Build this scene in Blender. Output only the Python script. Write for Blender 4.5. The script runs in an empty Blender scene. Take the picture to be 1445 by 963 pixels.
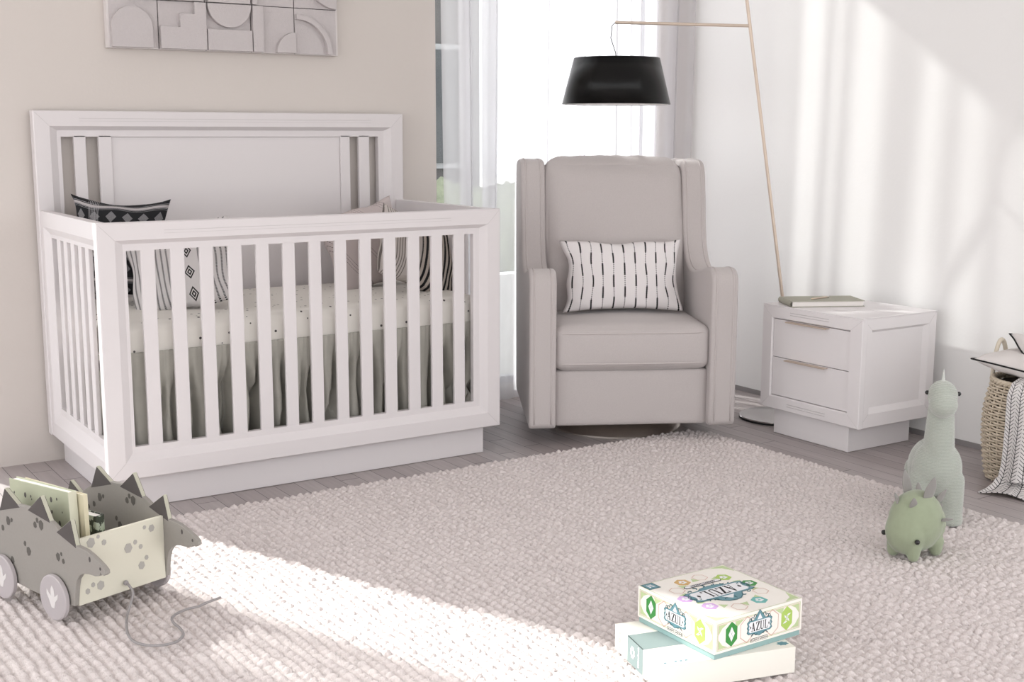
import bpy, math, random
import numpy as np
from mathutils import Vector, Matrix, noise
random.seed(7)
rng = np.random.default_rng(7)
PI = math.pi
R_ = math.radians
scn = bpy.context.scene
COL = scn.collection

# ------------------------------------------------------------------ camera
CAM_P = Vector((-.9737, -3.7087, 1.158))
YAW, PITCH, ROLL, FPX = .5789, .1671, .0023, 1758.46
F = Vector((math.sin(YAW)*math.cos(PITCH), math.cos(YAW)*math.cos(PITCH), -math.sin(PITCH)))
Rv = Vector((math.cos(YAW), -math.sin(YAW), 0))
Uv = Rv.cross(F)
R2 = Rv*math.cos(ROLL)+Uv*math.sin(ROLL)
U2 = -Rv*math.sin(ROLL)+Uv*math.cos(ROLL)
cam = bpy.data.cameras.new('camera')
cam.sensor_width = 36.0
cam.lens = FPX/1445*36
cam.clip_start = .05
camo = bpy.data.objects.new('camera', cam)
COL.objects.link(camo)
camo.matrix_world = Matrix(((R2.x, U2.x, -F.x, CAM_P.x), (R2.y, U2.y, -F.y, CAM_P.y), (R2.z, U2.z, -F.z, CAM_P.z), (0, 0, 0, 1)))
scn.camera = camo

# ------------------------------------------------------------------ light
world = bpy.data.worlds.new('world')
scn.world = world
world.use_nodes = True
bg = world.node_tree.nodes['Background']
bg.inputs[0].default_value = (.975, .985, 1.0, 1)
bg.inputs[1].default_value = 2.18
sun = bpy.data.lights.new('sun', 'SUN')
sun.energy = 9.5
sun.angle = R_(1.5)
sun.color = (1.0, .975, .94)
suno = bpy.data.objects.new('sun', sun)
COL.objects.link(suno)
SD = Vector((.37, -.93, -.645)).normalized()
suno.rotation_euler = SD.to_track_quat('-Z', 'Y').to_euler()
suno.location = (-2, 5, 5)
vs = scn.view_settings
vs.view_transform = 'Standard'
vs.look = 'None'
vs.gamma = 1
vs.use_curve_mapping = False
vs.exposure = 0.0

# ------------------------------------------------------------------ materials
def s2l(c):
    return tuple(((x/255)/12.92 if x/255 <= .04045 else ((x/255+.055)/1.055)**2.4) for x in c)

MATS = {}
def mat(name, col, rough=.6, metal=0, noise_amt=0, noise_scale=20, bump=0, bump_scale=200, spec=.3, sheen=0):
    m = bpy.data.materials.new(name)
    m.use_nodes = True
    nt = m.node_tree
    b = nt.nodes['Principled BSDF']
    b.inputs['Base Color'].default_value = (*col, 1)
    b.inputs['Roughness'].default_value = rough
    b.inputs['Metallic'].default_value = metal
    b.inputs['Specular IOR Level'].default_value = spec
    if sheen:
        b.inputs['Sheen Weight'].default_value = sheen
    tc = nt.nodes.new('ShaderNodeTexCoord')
    if noise_amt:
        n = nt.nodes.new('ShaderNodeTexNoise')
        n.inputs['Scale'].default_value = noise_scale
        n.inputs['Detail'].default_value = 4
        nt.links.new(tc.outputs['Object'], n.inputs['Vector'])
        mx = nt.nodes.new('ShaderNodeMix')
        mx.data_type = 'RGBA'
        mx.inputs['A'].default_value = (*[c*(1-noise_amt) for c in col], 1)
        mx.inputs['B'].default_value = (*[min(1, c*(1+noise_amt)) for c in col], 1)
        nt.links.new(n.outputs['Fac'], mx.inputs['Factor'])
        nt.links.new(mx.outputs['Result'], b.inputs['Base Color'])
    if bump:
        n2 = nt.nodes.new('ShaderNodeTexNoise')
        n2.inputs['Scale'].default_value = bump_scale
        nt.links.new(tc.outputs['Object'], n2.inputs['Vector'])
        bp = nt.nodes.new('ShaderNodeBump')
        bp.inputs['Strength'].default_value = bump
        bp.inputs['Distance'].default_value = .002
        nt.links.new(n2.outputs['Fac'], bp.inputs['Height'])
        nt.links.new(bp.outputs['Normal'], b.inputs['Normal'])
    MATS[name] = m
    return m

class NT:
    """small node-expression helper"""
    def __init__(s, m):
        s.nt = m.node_tree
        s.b = s.nt.nodes['Principled BSDF']
    def node(s, t, **k):
        n = s.nt.nodes.new(t)
        for a, v in k.items():
            setattr(n, a, v)
        return n
    def link(s, a, b):
        s.nt.links.new(a, b)
    def math(s, op, a, b=None, c=None):
        n = s.node('ShaderNodeMath', operation=op)
        for i, x in enumerate((a, b, c)):
            if x is None:
                continue
            if isinstance(x, (int, float)):
                n.inputs[i].default_value = x
            else:
                s.link(x, n.inputs[i])
        return n.outputs[0]
    def uv(s, src='UV'):
        tc = s.node('ShaderNodeTexCoord')
        sp = s.node('ShaderNodeSeparateXYZ')
        s.link(tc.outputs[src], sp.inputs[0])
        return sp.outputs[0], sp.outputs[1], sp.outputs[2], tc.outputs[src]
    def mix(s, fac, A, B):
        n = s.node('ShaderNodeMix', data_type='RGBA')
        if isinstance(fac, (int, float)):
            n.inputs['Factor'].default_value = fac
        else:
            s.link(fac, n.inputs['Factor'])
        for k, x in (('A', A), ('B', B)):
            if isinstance(x, tuple):
                n.inputs[k].default_value = (*x[:3], 1)
            else:
                s.link(x, n.inputs[k])
        return n.outputs['Result']
    def noise(s, vec, scale, detail=2):
        n = s.node('ShaderNodeTexNoise')
        n.inputs['Scale'].default_value = scale
        n.inputs['Detail'].default_value = detail
        s.link(vec, n.inputs['Vector'])
        return n.outputs['Fac']
    def col(s, c):
        s.link(c, s.b.inputs['Base Color'])

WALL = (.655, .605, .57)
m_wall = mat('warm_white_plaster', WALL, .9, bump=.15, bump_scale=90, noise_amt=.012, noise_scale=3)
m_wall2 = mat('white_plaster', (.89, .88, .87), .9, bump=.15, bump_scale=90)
m_ceil = mat('ceiling_paint', (.82, .81, .8), .9)
m_white = mat('white_lacquer', (.715, .675, .68), .38, bump=.05, bump_scale=60, spec=.4)
m_white_ns = mat('white_lacquer_lightened', (.82, .785, .79), .38, bump=.05, bump_scale=60, spec=.4)  # white lacquer lightened to make up for weaker light on the nightstand
m_white_line = mat('joint_shadow_grey', (.56, .53, .53), .6)
m_gap = mat('drawer_gap_dark', (.10, .09, .09), .8)
m_fabric = mat('taupe_upholstery', (.53, .485, .475), .95, noise_amt=.10, noise_scale=350, bump=.35, bump_scale=900, sheen=.25)
m_fabric2 = mat('taupe_piping', (.56, .51, .50), .9, noise_amt=.08, noise_scale=350)
m_steel = mat('brushed_nickel', (.66, .61, .56), .34, 1, bump=.05, bump_scale=300)
m_chrome = mat('polished_steel', (.55, .53, .53), .18, 1)
m_blackrub = mat('black_rubber', (.015, .015, .015), .6)
m_black = mat('black_satin_shade', (.004, .004, .004), .27, spec=.22)
m_shadein = mat('shade_lining_white', (.8, .77, .76), .7)
m_brass = mat('champagne_brass', (.66, .55, .46), .4, .45)
m_wood_lt = mat('pale_wood', (.70, .58, .42), .6, noise_amt=.08, noise_scale=40)
m_alu = mat('aluminium_frame', (.35, .35, .38), .4, .6)
m_base = mat('grey_skirting', (.30, .28, .28), .6)
m_sheet = mat('cream_cotton_sheet', (.82, .79, .74), .9, bump=.2, bump_scale=60)
m_skirt = mat('sage_grey_linen', (.46, .445, .40), .95, noise_amt=.12, noise_scale=25, bump=.25, bump_scale=500)
m_art = mat('art_plaster', (.56, .52, .52), .9, noise_amt=.05, noise_scale=120, bump=.5, bump_scale=350)
m_artedge = mat('art_board_side', (.70, .66, .65), .9)
m_artgap = mat('art_gap_dark', (.06, .05, .05), .9)
m_cart = mat('cart_taupe_paint', (.32, .30, .275), .55, noise_amt=.05, noise_scale=150)
m_cartedge = mat('cart_edge_sage', (.50, .49, .40), .6)
m_cream = mat('cart_cream_paint', (.68, .655, .55), .5)
m_spike = mat('spike_charcoal', (.10, .088, .085), .7)
m_spot = mat('spot_charcoal', (.12, .11, .10), .7)
m_spotl = mat('spot_grey', (.42, .40, .37), .7)
m_wheel = mat('wheel_grey', (.48, .44, .45), .6)
m_foot = mat('footprint_pale', (.74, .71, .70), .6)
m_cord = mat('grey_cord', (.33, .31, .31), .8, noise_amt=.15, noise_scale=500)
m_page = mat('page_block', (.80, .76, .73), .8)
m_bookc = mat('book_cover_sage', (.50, .52, .38), .6, noise_amt=.05, noise_scale=20)
m_bookspine = mat('book_spine_cream', (.66, .65, .52), .6)
m_booky = mat('book_board_straw', (.70, .64, .47), .6)
m_long = mat('sage_knit', (.44, .475, .40), 1.0, noise_amt=.12, noise_scale=60, sheen=.6)
m_small = mat('green_jersey', (.31, .35, .24), .95, noise_amt=.1, noise_scale=40, bump=.2, bump_scale=600, sheen=.3)
m_spk = mat('spike_felt_grey', (.27, .255, .24), .95, bump=.3, bump_scale=300, sheen=.3)
m_spk2 = mat('spike_pale', (.62, .64, .60), .9)
m_eye = mat('black_bead', (.008, .008, .008), .2, spec=.6)
m_wick = mat('wicker_strand', (.66, .57, .45), .7, noise_amt=.15, noise_scale=120)
m_wickin = mat('basket_gap_shade', (.20, .165, .13), .9)
m_rope = mat('rope_handle', (.70, .63, .52), .9, bump=.5, bump_scale=250)
m_cush = mat('cream_cushion', (.72, .68, .66), .95, bump=.2, bump_scale=400)
m_ink = mat('black_ink', (.012, .012, .012), .7)
m_box = mat('ivory_box_print', (.86, .82, .76), .45)
m_boxw = mat('white_box_card', (.84, .81, .74), .5)
m_teal = mat('teal_card', (.28, .42, .41), .5)
m_teald = mat('dark_teal_print', (.05, .13, .15), .5)
m_tealm = mat('slate_teal_print', (.13, .27, .31), .5)
m_sage = mat('sage_print', (.50, .60, .33), .5)
m_g1 = mat('leaf_green_print', (.05, .26, .06), .5)
m_g2 = mat('lime_print', (.40, .56, .13), .5)
m_pink = mat('rose_line_print', (.60, .36, .28), .5)
m_peach = mat('gold_print', (.62, .40, .16), .5)
m_lilac = mat('lilac_print', (.62, .40, .70), .5)
m_tq = mat('turquoise_print', (.16, .45, .42), .5)
m_plq = mat('plaque_white', (.80, .80, .82), .5)
m_bandtxt = mat('white_lettering', (.86, .86, .84), .5)
m_band = mat('grey_teal_band', (.25, .315, .31), .5)

# mattress sheet dots
n = NT(m_sheet)
x, y, z, vec = n.uv('Object')
vo = n.node('ShaderNodeTexVoronoi')
vo.inputs['Scale'].default_value = 30
vo.inputs['Randomness'].default_value = .8
n.link(vec, vo.inputs['Vector'])
n.col(n.mix(n.math('LESS_THAN', vo.outputs['Distance'], .13), (.82, .79, .74), (.10, .09, .09)))

# knit texture on the long-necked toy
n = NT(m_long)
x, y, z, vec = n.uv('Object')
wv = n.node('ShaderNodeTexWave', wave_type='BANDS', bands_direction='Z')
wv.inputs['Scale'].default_value = 75
wv.inputs['Distortion'].default_value = 3.0
wv.inputs['Detail Scale'].default_value = 4
n.link(vec, wv.inputs['Vector'])
bp = n.node('ShaderNodeBump')
bp.inputs['Strength'].default_value = .5
bp.inputs['Distance'].default_value = .0015
n.link(wv.outputs['Fac'], bp.inputs['Height'])
n.link(bp.outputs['Normal'], n.b.inputs['Normal'])
n.col(n.mix(wv.outputs['Fac'], (.37, .395, .345), (.47, .495, .445)))

# floor planks: boards run along y, 0.0705 m wide
m_floor = mat('grey_oak_planks', (.3, .27, .26), .42, spec=.4)
n = NT(m_floor)
x, y, z, vec = n.uv('Object')
bx = n.math('DIVIDE', n.math('ADD', x, .0205), .0705)
idx = n.math('FLOOR', bx)
frx = n.math('FRACT', bx)
wn = n.node('ShaderNodeTexWhiteNoise', noise_dimensions='1D')
n.link(idx, wn.inputs['W'])
yy = n.math('ADD', y, n.math('MULTIPLY', wn.outputs['Value'], 3.1))
by = n.math('DIVIDE', yy, 1.15)
iy = n.math('FLOOR', by)
fry = n.math('FRACT', by)
wn2 = n.node('ShaderNodeTexWhiteNoise', noise_dimensions='2D')
cb = n.node('ShaderNodeCombineXYZ')
n.link(idx, cb.inputs[0]); n.link(iy, cb.inputs[1])
n.link(cb.outputs[0], wn2.inputs['Vector'])
mp = n.node('ShaderNodeMapping')
mp.inputs['Scale'].default_value = (34, 2.2, 1)
n.link(vec, mp.inputs['Vector'])
g = n.noise(mp.outputs[0], 1.6, 5)
base = n.mix(wn2.outputs['Value'], (.42, .37, .365), (.56, .51, .505))
grain = n.mix(n.math('MULTIPLY', g, .9), base, (.29, .25, .248))
seam = n.math('MAXIMUM', n.math('LESS_THAN', frx, .028), n.math('LESS_THAN', fry, .0025))
n.col(n.mix(seam, grain, (.06, .052, .05)))

# rug
m_rug = mat('ivory_wool_pile', (.72, .655, .64), 1.0, noise_amt=.10, noise_scale=45, bump=1.0, bump_scale=260, sheen=.1)

# sheer curtain cloth
m_sheer = bpy.data.materials.new('sheer_voile')
m_sheer.use_nodes = True
nt = m_sheer.node_tree
nt.nodes.clear()
out = nt.nodes.new('ShaderNodeOutputMaterial')
tr = nt.nodes.new('ShaderNodeBsdfTransparent')
tl = nt.nodes.new('ShaderNodeBsdfTranslucent')
tl.inputs[0].default_value = (.93, .92, .95, 1)
df = nt.nodes.new('ShaderNodeBsdfDiffuse')
df.inputs[0].default_value = (.90, .88, .90, 1)
m1 = nt.nodes.new('ShaderNodeMixShader'); m1.inputs[0].default_value = .45
m2 = nt.nodes.new('ShaderNodeMixShader'); m2.inputs[0].default_value = .61
nt.links.new(tl.outputs[0], m1.inputs[1]); nt.links.new(df.outputs[0], m1.inputs[2])
nt.links.new(tr.outputs[0], m2.inputs[1]); nt.links.new(m1.outputs[0], m2.inputs[2])
nt.links.new(m2.outputs[0], out.inputs[0])

m_glass = bpy.data.materials.new('window_glass')
m_glass.use_nodes = True
nt = m_glass.node_tree
nt.nodes.clear()
out = nt.nodes.new('ShaderNodeOutputMaterial')
tr = nt.nodes.new('ShaderNodeBsdfTransparent')
tr.inputs[0].default_value = (.95, .97, .97, 1)
gl = nt.nodes.new('ShaderNodeBsdfGlossy'); gl.inputs['Roughness'].default_value = .02
m1 = nt.nodes.new('ShaderNodeMixShader'); m1.inputs[0].default_value = .06
nt.links.new(tr.outputs[0], m1.inputs[1]); nt.links.new(gl.outputs[0], m1.inputs[2])
nt.links.new(m1.outputs[0], out.inputs[0])

# ------------------------------------------------------------------ mesh helpers
class MB:
    def __init__(s):
        s.v = []; s.f = []; s.mi = []; s.uv = None; s.m = 0
    def add(s, vs_, fs):
        o = len(s.v)
        s.v.extend([tuple(p) for p in vs_])
        s.f.extend([tuple(i+o for i in f) for f in fs])
        s.mi.extend([s.m]*len(fs))
        return s
    def box(s, x0, x1, y0, y1, z0, z1, M=None):
        P = [Vector((x, y, z)) for x in (x0, x1) for y in (y0, y1) for z in (z0, z1)]
        if M is not None:
            P = [M @ p for p in P]
        return s.add(P, [(0, 1, 3, 2), (4, 6, 7, 5), (0, 4, 5, 1), (2, 3, 7, 6), (0, 2, 6, 4), (1, 5, 7, 3)])
    def prism(s, poly, fn, a0, a1):
        """poly: 2D points; fn(u,v,a)->3D"""
        k = len(poly)
        P = [fn(u, v, a0) for u, v in poly]+[fn(u, v, a1) for u, v in poly]
        fs = [tuple(range(k))[::-1], tuple(range(k, 2*k))]
        fs += [(i, (i+1) % k, (i+1) % k+k, i+k) for i in range(k)]
        return s.add(P, fs)
    def tube(s, pts, r, seg=8, closed=False, cap=True):
        pts = [Vector(p) for p in pts]
        k = len(pts)
        rr = r if isinstance(r, (list, tuple)) else [r]*k
        up = Vector((0, 0, 1)); V = []; prev = None
        for i, p in enumerate(pts):
            a = pts[(i-1) % k] if (closed or i > 0) else p
            b = pts[(i+1) % k] if (closed or i < k-1) else p
            t = (b-a).normalized() if (b-a).length > 1e-9 else Vector((0, 0, 1))
            if prev is None:
                ref = up if abs(t.z) < .95 else Vector((1, 0, 0))
                nx = t.cross(ref).normalized()
            else:
                nx = (prev - t*prev.dot(t))
                nx = nx.normalized() if nx.length > 1e-6 else t.cross(up).normalized()
            prev = nx
            ny = t.cross(nx)
            for j in range(seg):
                an = 2*PI*j/seg
                V.append(p+nx*(rr[i]*math.cos(an))+ny*(rr[i]*math.sin(an)))
        fs = []
        kk = k if closed else k-1
        for i in range(kk):
            for j in range(seg):
                a = i*seg+j; b = i*seg+(j+1) % seg
                c = ((i+1) % k)*seg+(j+1) % seg; d = ((i+1) % k)*seg+j
                fs.append((a, b, c, d))
        if cap and not closed:
            fs.append(tuple(range(seg))[::-1]); fs.append(tuple((k-1)*seg+j for j in range(seg)))
        return s.add(V, fs)
    def lathe(s, prof, c=(0, 0, 0), seg=48, M=None, arc=None):
        c = Vector(c); V = []; k = len(prof)
        for j in range(seg):
            an = 2*PI*j/seg
            for r, z in prof:
                p = Vector((r*math.cos(an), r*math.sin(an), z))
                V.append((M @ p if M is not None else p)+c)
        fs = []
        for j in range(seg):
            j2 = (j+1) % seg
            for i in range(k-1):
                fs.append((j*k+i, j2*k+i, j2*k+i+1, j*k+i+1))
        return s.add(V, fs)
    def grid(s, fn, nu, nv, uv=False, flip=False):
        o = len(s.v); V = []
        for i in range(nu+1):
            for j in range(nv+1):
                V.append(fn(i/nu, j/nv))
        fs = []
        for i in range(nu):
            for j in range(nv):
                a = i*(nv+1)+j
                q = (a, a+nv+1, a+nv+2, a+1)
                fs.append(q[::-1] if flip else q)
        s.add(V, fs)
        if uv:
            if s.uv is None:
                s.uv = {}
            for i in range(nu+1):
                for j in range(nv+1):
                    s.uv[o+i*(nv+1)+j] = (i/nu, j/nv)
        return s
    def rings(s, rl, fn):
        """successive rectangles (a0,b0,a1,b1,d) joined; fn(a,b,d)->3D"""
        V = []
        for a0, b0, a1, b1, d in rl:
            V += [fn(a0, b0, d), fn(a1, b0, d), fn(a1, b1, d), fn(a0, b1, d)]
        fs = []
        k = len(rl)
        for i in range(k):
            i2 = (i+1) % k
            for j in range(4):
                fs.append((i*4+j, i*4+(j+1) % 4, i2*4+(j+1) % 4, i2*4+j))
        return s.add(V, fs)
    def ball(s, c, rx, ry=None, rz=None, seg=16, M=None):
        ry = ry or rx; rz = rz or rx
        prof = []
        V = []; c = Vector(c); h = seg//2
        for i in range(h+1):
            a = -PI/2+PI*i/h
            for j in range(seg):
                b = 2*PI*j/seg
                p = Vector((rx*math.cos(a)*math.cos(b), ry*math.cos(a)*math.sin(b), rz*math.sin(a)))
                V.append((M @ p if M is not None else p)+c)
        fs = []
        for i in range(h):
            for j in range(seg):
                fs.append((i*seg+j, i*seg+(j+1) % seg, (i+1)*seg+(j+1) % seg, (i+1)*seg+j))
        return s.add(V, fs)
    def build(s, name, mats, parent=None, smooth=None, bevel=0, seg=2, sub=0, wt=True):
        me = bpy.data.meshes.new(name)
        me.from_pydata(s.v, [], s.f)
        if not isinstance(mats, (list, tuple)):
            mats = [mats]
        for m in mats:
            me.materials.append(m)
        if len(mats) > 1:
            me.polygons.foreach_set('material_index', s.mi)
        if s.uv is not None:
            ul = me.uv_layers.new(name='UVMap')
            for lp in me.loops:
                if lp.vertex_index in s.uv:
                    ul.data[lp.index].uv = s.uv[lp.vertex_index]
        import bmesh
        bm = bmesh.new(); bm.from_mesh(me)
        bmesh.ops.remove_doubles(bm, verts=bm.verts, dist=1e-6)
        if s.uv is None:
            bmesh.ops.recalc_face_normals(bm, faces=bm.faces)
        bm.to_mesh(me); bm.free()
        ob = bpy.data.objects.new(name, me)
        COL.objects.link(ob)
        if parent is not None:
            ob.parent = parent
        if bevel:
            b = ob.modifiers.new('bevel', 'BEVEL')
            b.width = bevel; b.segments = seg; b.limit_method = 'ANGLE'; b.angle_limit = R_(35)
            b.harden_normals = False
        if sub:
            b = ob.modifiers.new('sub', 'SUBSURF'); b.levels = sub; b.render_levels = sub
        if smooth is not None:
            me.polygons.foreach_set('use_smooth', [True]*len(me.polygons))
            if smooth < 179:
                es = ob.modifiers.new('es', 'EDGE_SPLIT')
                es.split_angle = R_(smooth)
                es.use_edge_sharp = False
        me.update()
        return ob

def thing(name, label, cat, loc=(0, 0, 0), rz=0, group=None):
    o = bpy.data.objects.new(name, None)
    o.empty_display_size = .05
    COL.objects.link(o)
    o.location = loc
    o.rotation_euler = (0, 0, rz)
    o['label'] = label; o['category'] = cat
    if group: o['group'] = group
    return o
def tag(o, label, cat, group=None, kind=None):
    o['label'] = label; o['category'] = cat
    if group: o['group'] = group
    if kind: o['kind'] = kind
    return o
def struct(o, label=None):
    o['kind'] = 'structure'
    if label: o['label'] = label
    return o

def rbox(w, d, h, r, puff=(0, 0, 0), n=12, off=(0, 0, 0), shape=None):
    """rounded puffed block centred at off; returns MB"""
    mb = MB()
    H = [w/2, d/2, h/2]
    def mapf(p):
        q = []
        inner = [max(H[i]-r, 0) for i in range(3)]
        P = [p[i]*H[i] for i in range(3)]
        c = [max(-inner[i], min(inner[i], P[i])) for i in range(3)]
        dv = Vector([P[i]-c[i] for i in range(3)])
        if dv.length > 1e-9:
            nn = dv.normalized()
            P2 = Vector(c)+nn*r
        else:
            P2 = Vector(P)
        f = [math.cos(PI/2*p[i])**.6 if abs(p[i]) < 1 else 0 for i in range(3)]
        P2.x += puff[0]*p[0]*f[1]*f[2]
        P2.y += puff[1]*p[1]*f[0]*f[2]
        P2.z += puff[2]*p[2]*f[0]*f[1]
        if shape: P2 = shape(P2)
        return P2+Vector(off)
    def ax(t):   # denser near the edges
        t = 2*t-1
        return math.sin(t*PI/2)*.55+t*.45
    for a in range(3):
        for sgn in (-1, 1):
            def fn(u, v, a=a, sgn=sgn):
                p = [0, 0, 0]
                p[a] = sgn; p[(a+1) % 3] = ax(u); p[(a+2) % 3] = ax(v)
                return mapf(p)
            mb.grid(fn, n, n)
    return mb

def pillow_mb(w, h, t, pinch=.10, n=36, seed=0, wr=.004):
    """pillow lying in xz plane (x width, z height), thickness along y; UV over the front"""
    mb = MB()
    rs = random.Random(seed)
    ph = [rs.uniform(0, 6) for _ in range(4)]
    def base(u, v, side):
        a, b = 2*u-1, 2*v-1
        x = w/2*a*(1-pinch*(1-b*b)*abs(a)**1.5)
        z = h/2*b*(1-pinch*(1-a*a)*abs(b)**1.5)
        e = max(0, (1-a**2))*max(0, (1-b**2))
        y = t/2*e**.42
        edge = 1-min(1, e*1.6)
        y += side*0
        y += wr*edge*math.sin(9*a+ph[0]+4*b)*math.sin(8*b+ph[1])*(1 if e > 1e-6 else 0)
        wob = wr*1.2*math.sin(7*a+ph[2])*math.sin(6*b+ph[3])
        return Vector((x+wob*abs(a), side*y, z+wob*abs(b)))
    mb.grid(lambda u, v: base(u, v, -1), n, n, uv=True)
    mb.grid(lambda u, v: base(u, v, 1), n, n, uv=True, flip=True)
    return mb

def place(o, loc, rot):
    o.location = loc
    o.rotation_euler = rot
    return o

# ================================================================== SETTING
WX, WY = 2.92, .776
H_SILL, H_HEAD, H_CEIL = .06, 2.48, 2.75
mb = MB(); mb.box(-7, 6.5, -8.5, WY+.14, -.1, 0)
struct(mb.build('floor', m_floor))
mb = MB(); mb.box(-3.6, 3.1, -5.2, 1.0, H_CEIL, H_CEIL+.1)
struct(mb.build('ceiling', m_ceil))
W1, W2 = 1.585, 2.72
V1, V2 = -2.3, -.268
mb = MB()
Y0, Y1 = WY, WY+.14
for a, b, c, d in ((-3.6, V1, 0, H_CEIL), (V1, V2, 0, .06), (V1, V2, H_HEAD, H_CEIL), (V2, W1, 0, H_CEIL), (W1, W2, 0, H_SILL), (W1, W2, H_HEAD, H_CEIL), (W2, 3.1, 0, H_CEIL)):
    mb.box(a, b, Y0, Y1, c, d)
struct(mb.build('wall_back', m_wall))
mb = MB(); mb.box(WX, WX+.15, -2.3, WY, .0, H_CEIL)
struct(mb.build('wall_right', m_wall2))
mb = MB(); mb.box(WX-.004, WX+.0, -2.3, WY, 0, .021)  # recessed skirting and its shadow gap, drawn as one dark strip
struct(mb.build('shadow_gap_baseboard', m_base))
# unseen pier, added to keep sun off the left of the curtain
mb = MB(); mb.box(1.15, 1.60, Y1, 1.60, -.11, 3.2)
struct(mb.build('added_shade_pier', m_wall2), 'unseen pier added outside to shade the curtain')

mb = MB(); mb.box(1.60, 4.6, 1.50, 1.60, -.11, .45)
struct(mb.build('trim_2', m_wall2), 'low pale parapet outside the window')

def window(name, x0, x1, z0, z1, mull):
    fr = MB()
    ya, yb = WY+.03, WY+.08
    t = .035
    fr.box(x0, x0+t*.5, ya, yb, z0, z1); fr.box(x1-t, x1, ya, yb, z0, z1)
    fr.box(x0, x1, ya, yb, z0, z0+t); fr.box(x0, x1, ya, yb, z1-t, z1)
    for m in mull:
        fr.box(m-t/2, m+t/2, ya, yb, z0, z1)
    o = struct(fr.build(name, m_alu))
    g = MB(); g.box(x0+.01, x1-.01, WY+.052, WY+.058, z0+.01, z1-.01)
    g.build('glass_pane', m_glass, o)
    return o
window('window_1', W1, W2, H_SILL, H_HEAD, [])
window('window_2', V1, V2, .06, H_HEAD, [-1.25])

# outdoors
mb = MB(); mb.box(-22, 24, -22, 26, -.24, -.11)
m_grass = mat('pale_paving', (.70, .69, .66), .95, noise_amt=.08, noise_scale=5)
struct(mb.build('ground', m_grass))
m_fac = mat('dark_brick_facade', (.10, .095, .095), .9, noise_amt=.3, noise_scale=8)
m_pane = mat('facade_pane', (.03, .035, .04), .15, spec=.6)
m_facw = mat('facade_window_trim', (.35, .35, .36), .6)
hs = thing('neighbouring_house', 'dark brick house seen outside through the window', 'house', (5.2, 8.0, -.04))
mb = MB(); mb.box(-3.2, 1.05, 0, 3, 0, 5.2); mb.build('wall', m_fac, hs)
for i in range(3):
    for j in range(2):
        w = MB(); w.box(-2.9+i*1.5, -2.1+i*1.5, -.05, .02, .8+j*2.2, 2.1+j*2.2)
        wo = w.build('window_frame', m_facw, hs)
        w = MB(); w.box(-2.84+i*1.5, -2.16+i*1.5, -.07, -.045, .86+j*2.2, 2.04+j*2.2)
        w.build('pane', m_pane, wo)
mb = MB(); mb.prism([(-.3, 5.2), (3.3, 5.2), (1.5, 6.3)], lambda u, v, a: (a, u, v), -3.4, 1.2)
mb.build('roof', m_base, hs)
m_hedge = mat('hedge_leaves', (.24, .26, .18), .9, noise_amt=.5, noise_scale=12)
def hedge_fn(u, v):
    a = PI*v; x = -2.2+3.2*u
    r = .55+.10*noise.noise(Vector((x*3, a*2, 0)))+.05*noise.noise(Vector((x*11, a*7, 3)))
    return Vector((x, -math.cos(a)*r*.8, math.sin(a)*r*1.3))
mb = MB(); mb.grid(hedge_fn, 140, 24)
o = mb.build('hedge', m_hedge, smooth=180); o.location = (5.0, 5.8, -.05)
tag(o, 'low bright green hedge outside the window', 'hedge')

# sheer curtains: plan path with S-folds where the cloth doubles over itself
def curtain(name, x0, x1, y, folds, label, top=2.6, parent=None, amp=.010):
    """folds: list of (xa,xb) intervals where the cloth is folded threefold"""
    path = []
    x = x0
    fi = sorted(folds)
    def wave(x):
        return y+amp*math.sin(x*52)+amp*.6*math.sin(x*23+1.0)
    for a, b in fi+[(None, None)]:
        end = a if a is not None else x1
        k = max(2, int((end-x)/.008))
        for i in range(k+1):
            xx = x+(end-x)*i/k
            path.append((xx, wave(xx)))
        if a is None:
            break
        ya, yb = wave(a), wave(b)
        k = max(6, int((b-a)/.008))
        def arc(xc, yc, s0, rad, sgn):
            for i in range(1, 6):
                an = -PI/2+PI*i/6
                path.append((xc+sgn*rad*math.cos(an), yc+s0*rad*math.sin(an)))
        for i in range(k+1):       # front run a->b
            path.append((a+(b-a)*i/k, ya+(yb-ya)*i/k))
        arc(b, yb+.011, 1, .011, 1)
        for i in range(k+1):       # return run b->a
            path.append((b-(b-a)*i/k, yb+.022+(ya-yb)*i/k))
        arc(a, ya+.033, 1, .011, -1)
        for i in range(k+1):
            path.append((a+(b-a)*i/k, ya+.044+(yb-ya-.044)*(i/k)))
        x = b
    mb = MB()
    zs = [.012, .5, 1.0, 1.5, 2.0, top]
    V = []
    for px_, py_ in path:
        for k_, z in enumerate(zs):
            V.append((px_+.012*(z-1)*math.sin(px_*7), py_+.004*math.sin(px_*31+z*2), z))
    nz = len(zs); fs = []
    for i in range(len(path)-1):
        for j in range(nz-1):
            fs.append((i*nz+j, (i+1)*nz+j, (i+1)*nz+j+1, i*nz+j+1))
    mb.add(V, fs)
    ob = mb.build(name, m_sheer, parent, smooth=180)
    return ob
c = curtain('sheer_curtain', 1.594, 2.90, .722,
            [(1.70, 1.725), (1.80, 1.845), (1.98, 2.0), (2.06, 2.10), (2.17, 2.205), (2.25, 2.29), (2.335, 2.372), (2.42, 2.478), (2.551, 2.561), (2.592, 2.602), (2.66, 2.70), (2.80, 2.815)], '')
tag(c, 'long white sheer curtain hanging in folds across the window behind the armchair', 'curtain')
rail = MB(); rail.box(1.5, 2.91, .70, .745, 2.6, 2.625)
rail.build('curtain_rail', m_alu, c)
c = curtain('sheer_curtain', -2.3, -.60, .722, [(-2.28, -2.05), (-2.02, -1.80), (-1.78, -1.60), (-1.58, -1.42), (-1.40, -1.27), (-1.16, -1.04), (-1.02, -.88), (-.77, -.75), (-.69, -.66)], '')
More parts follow.
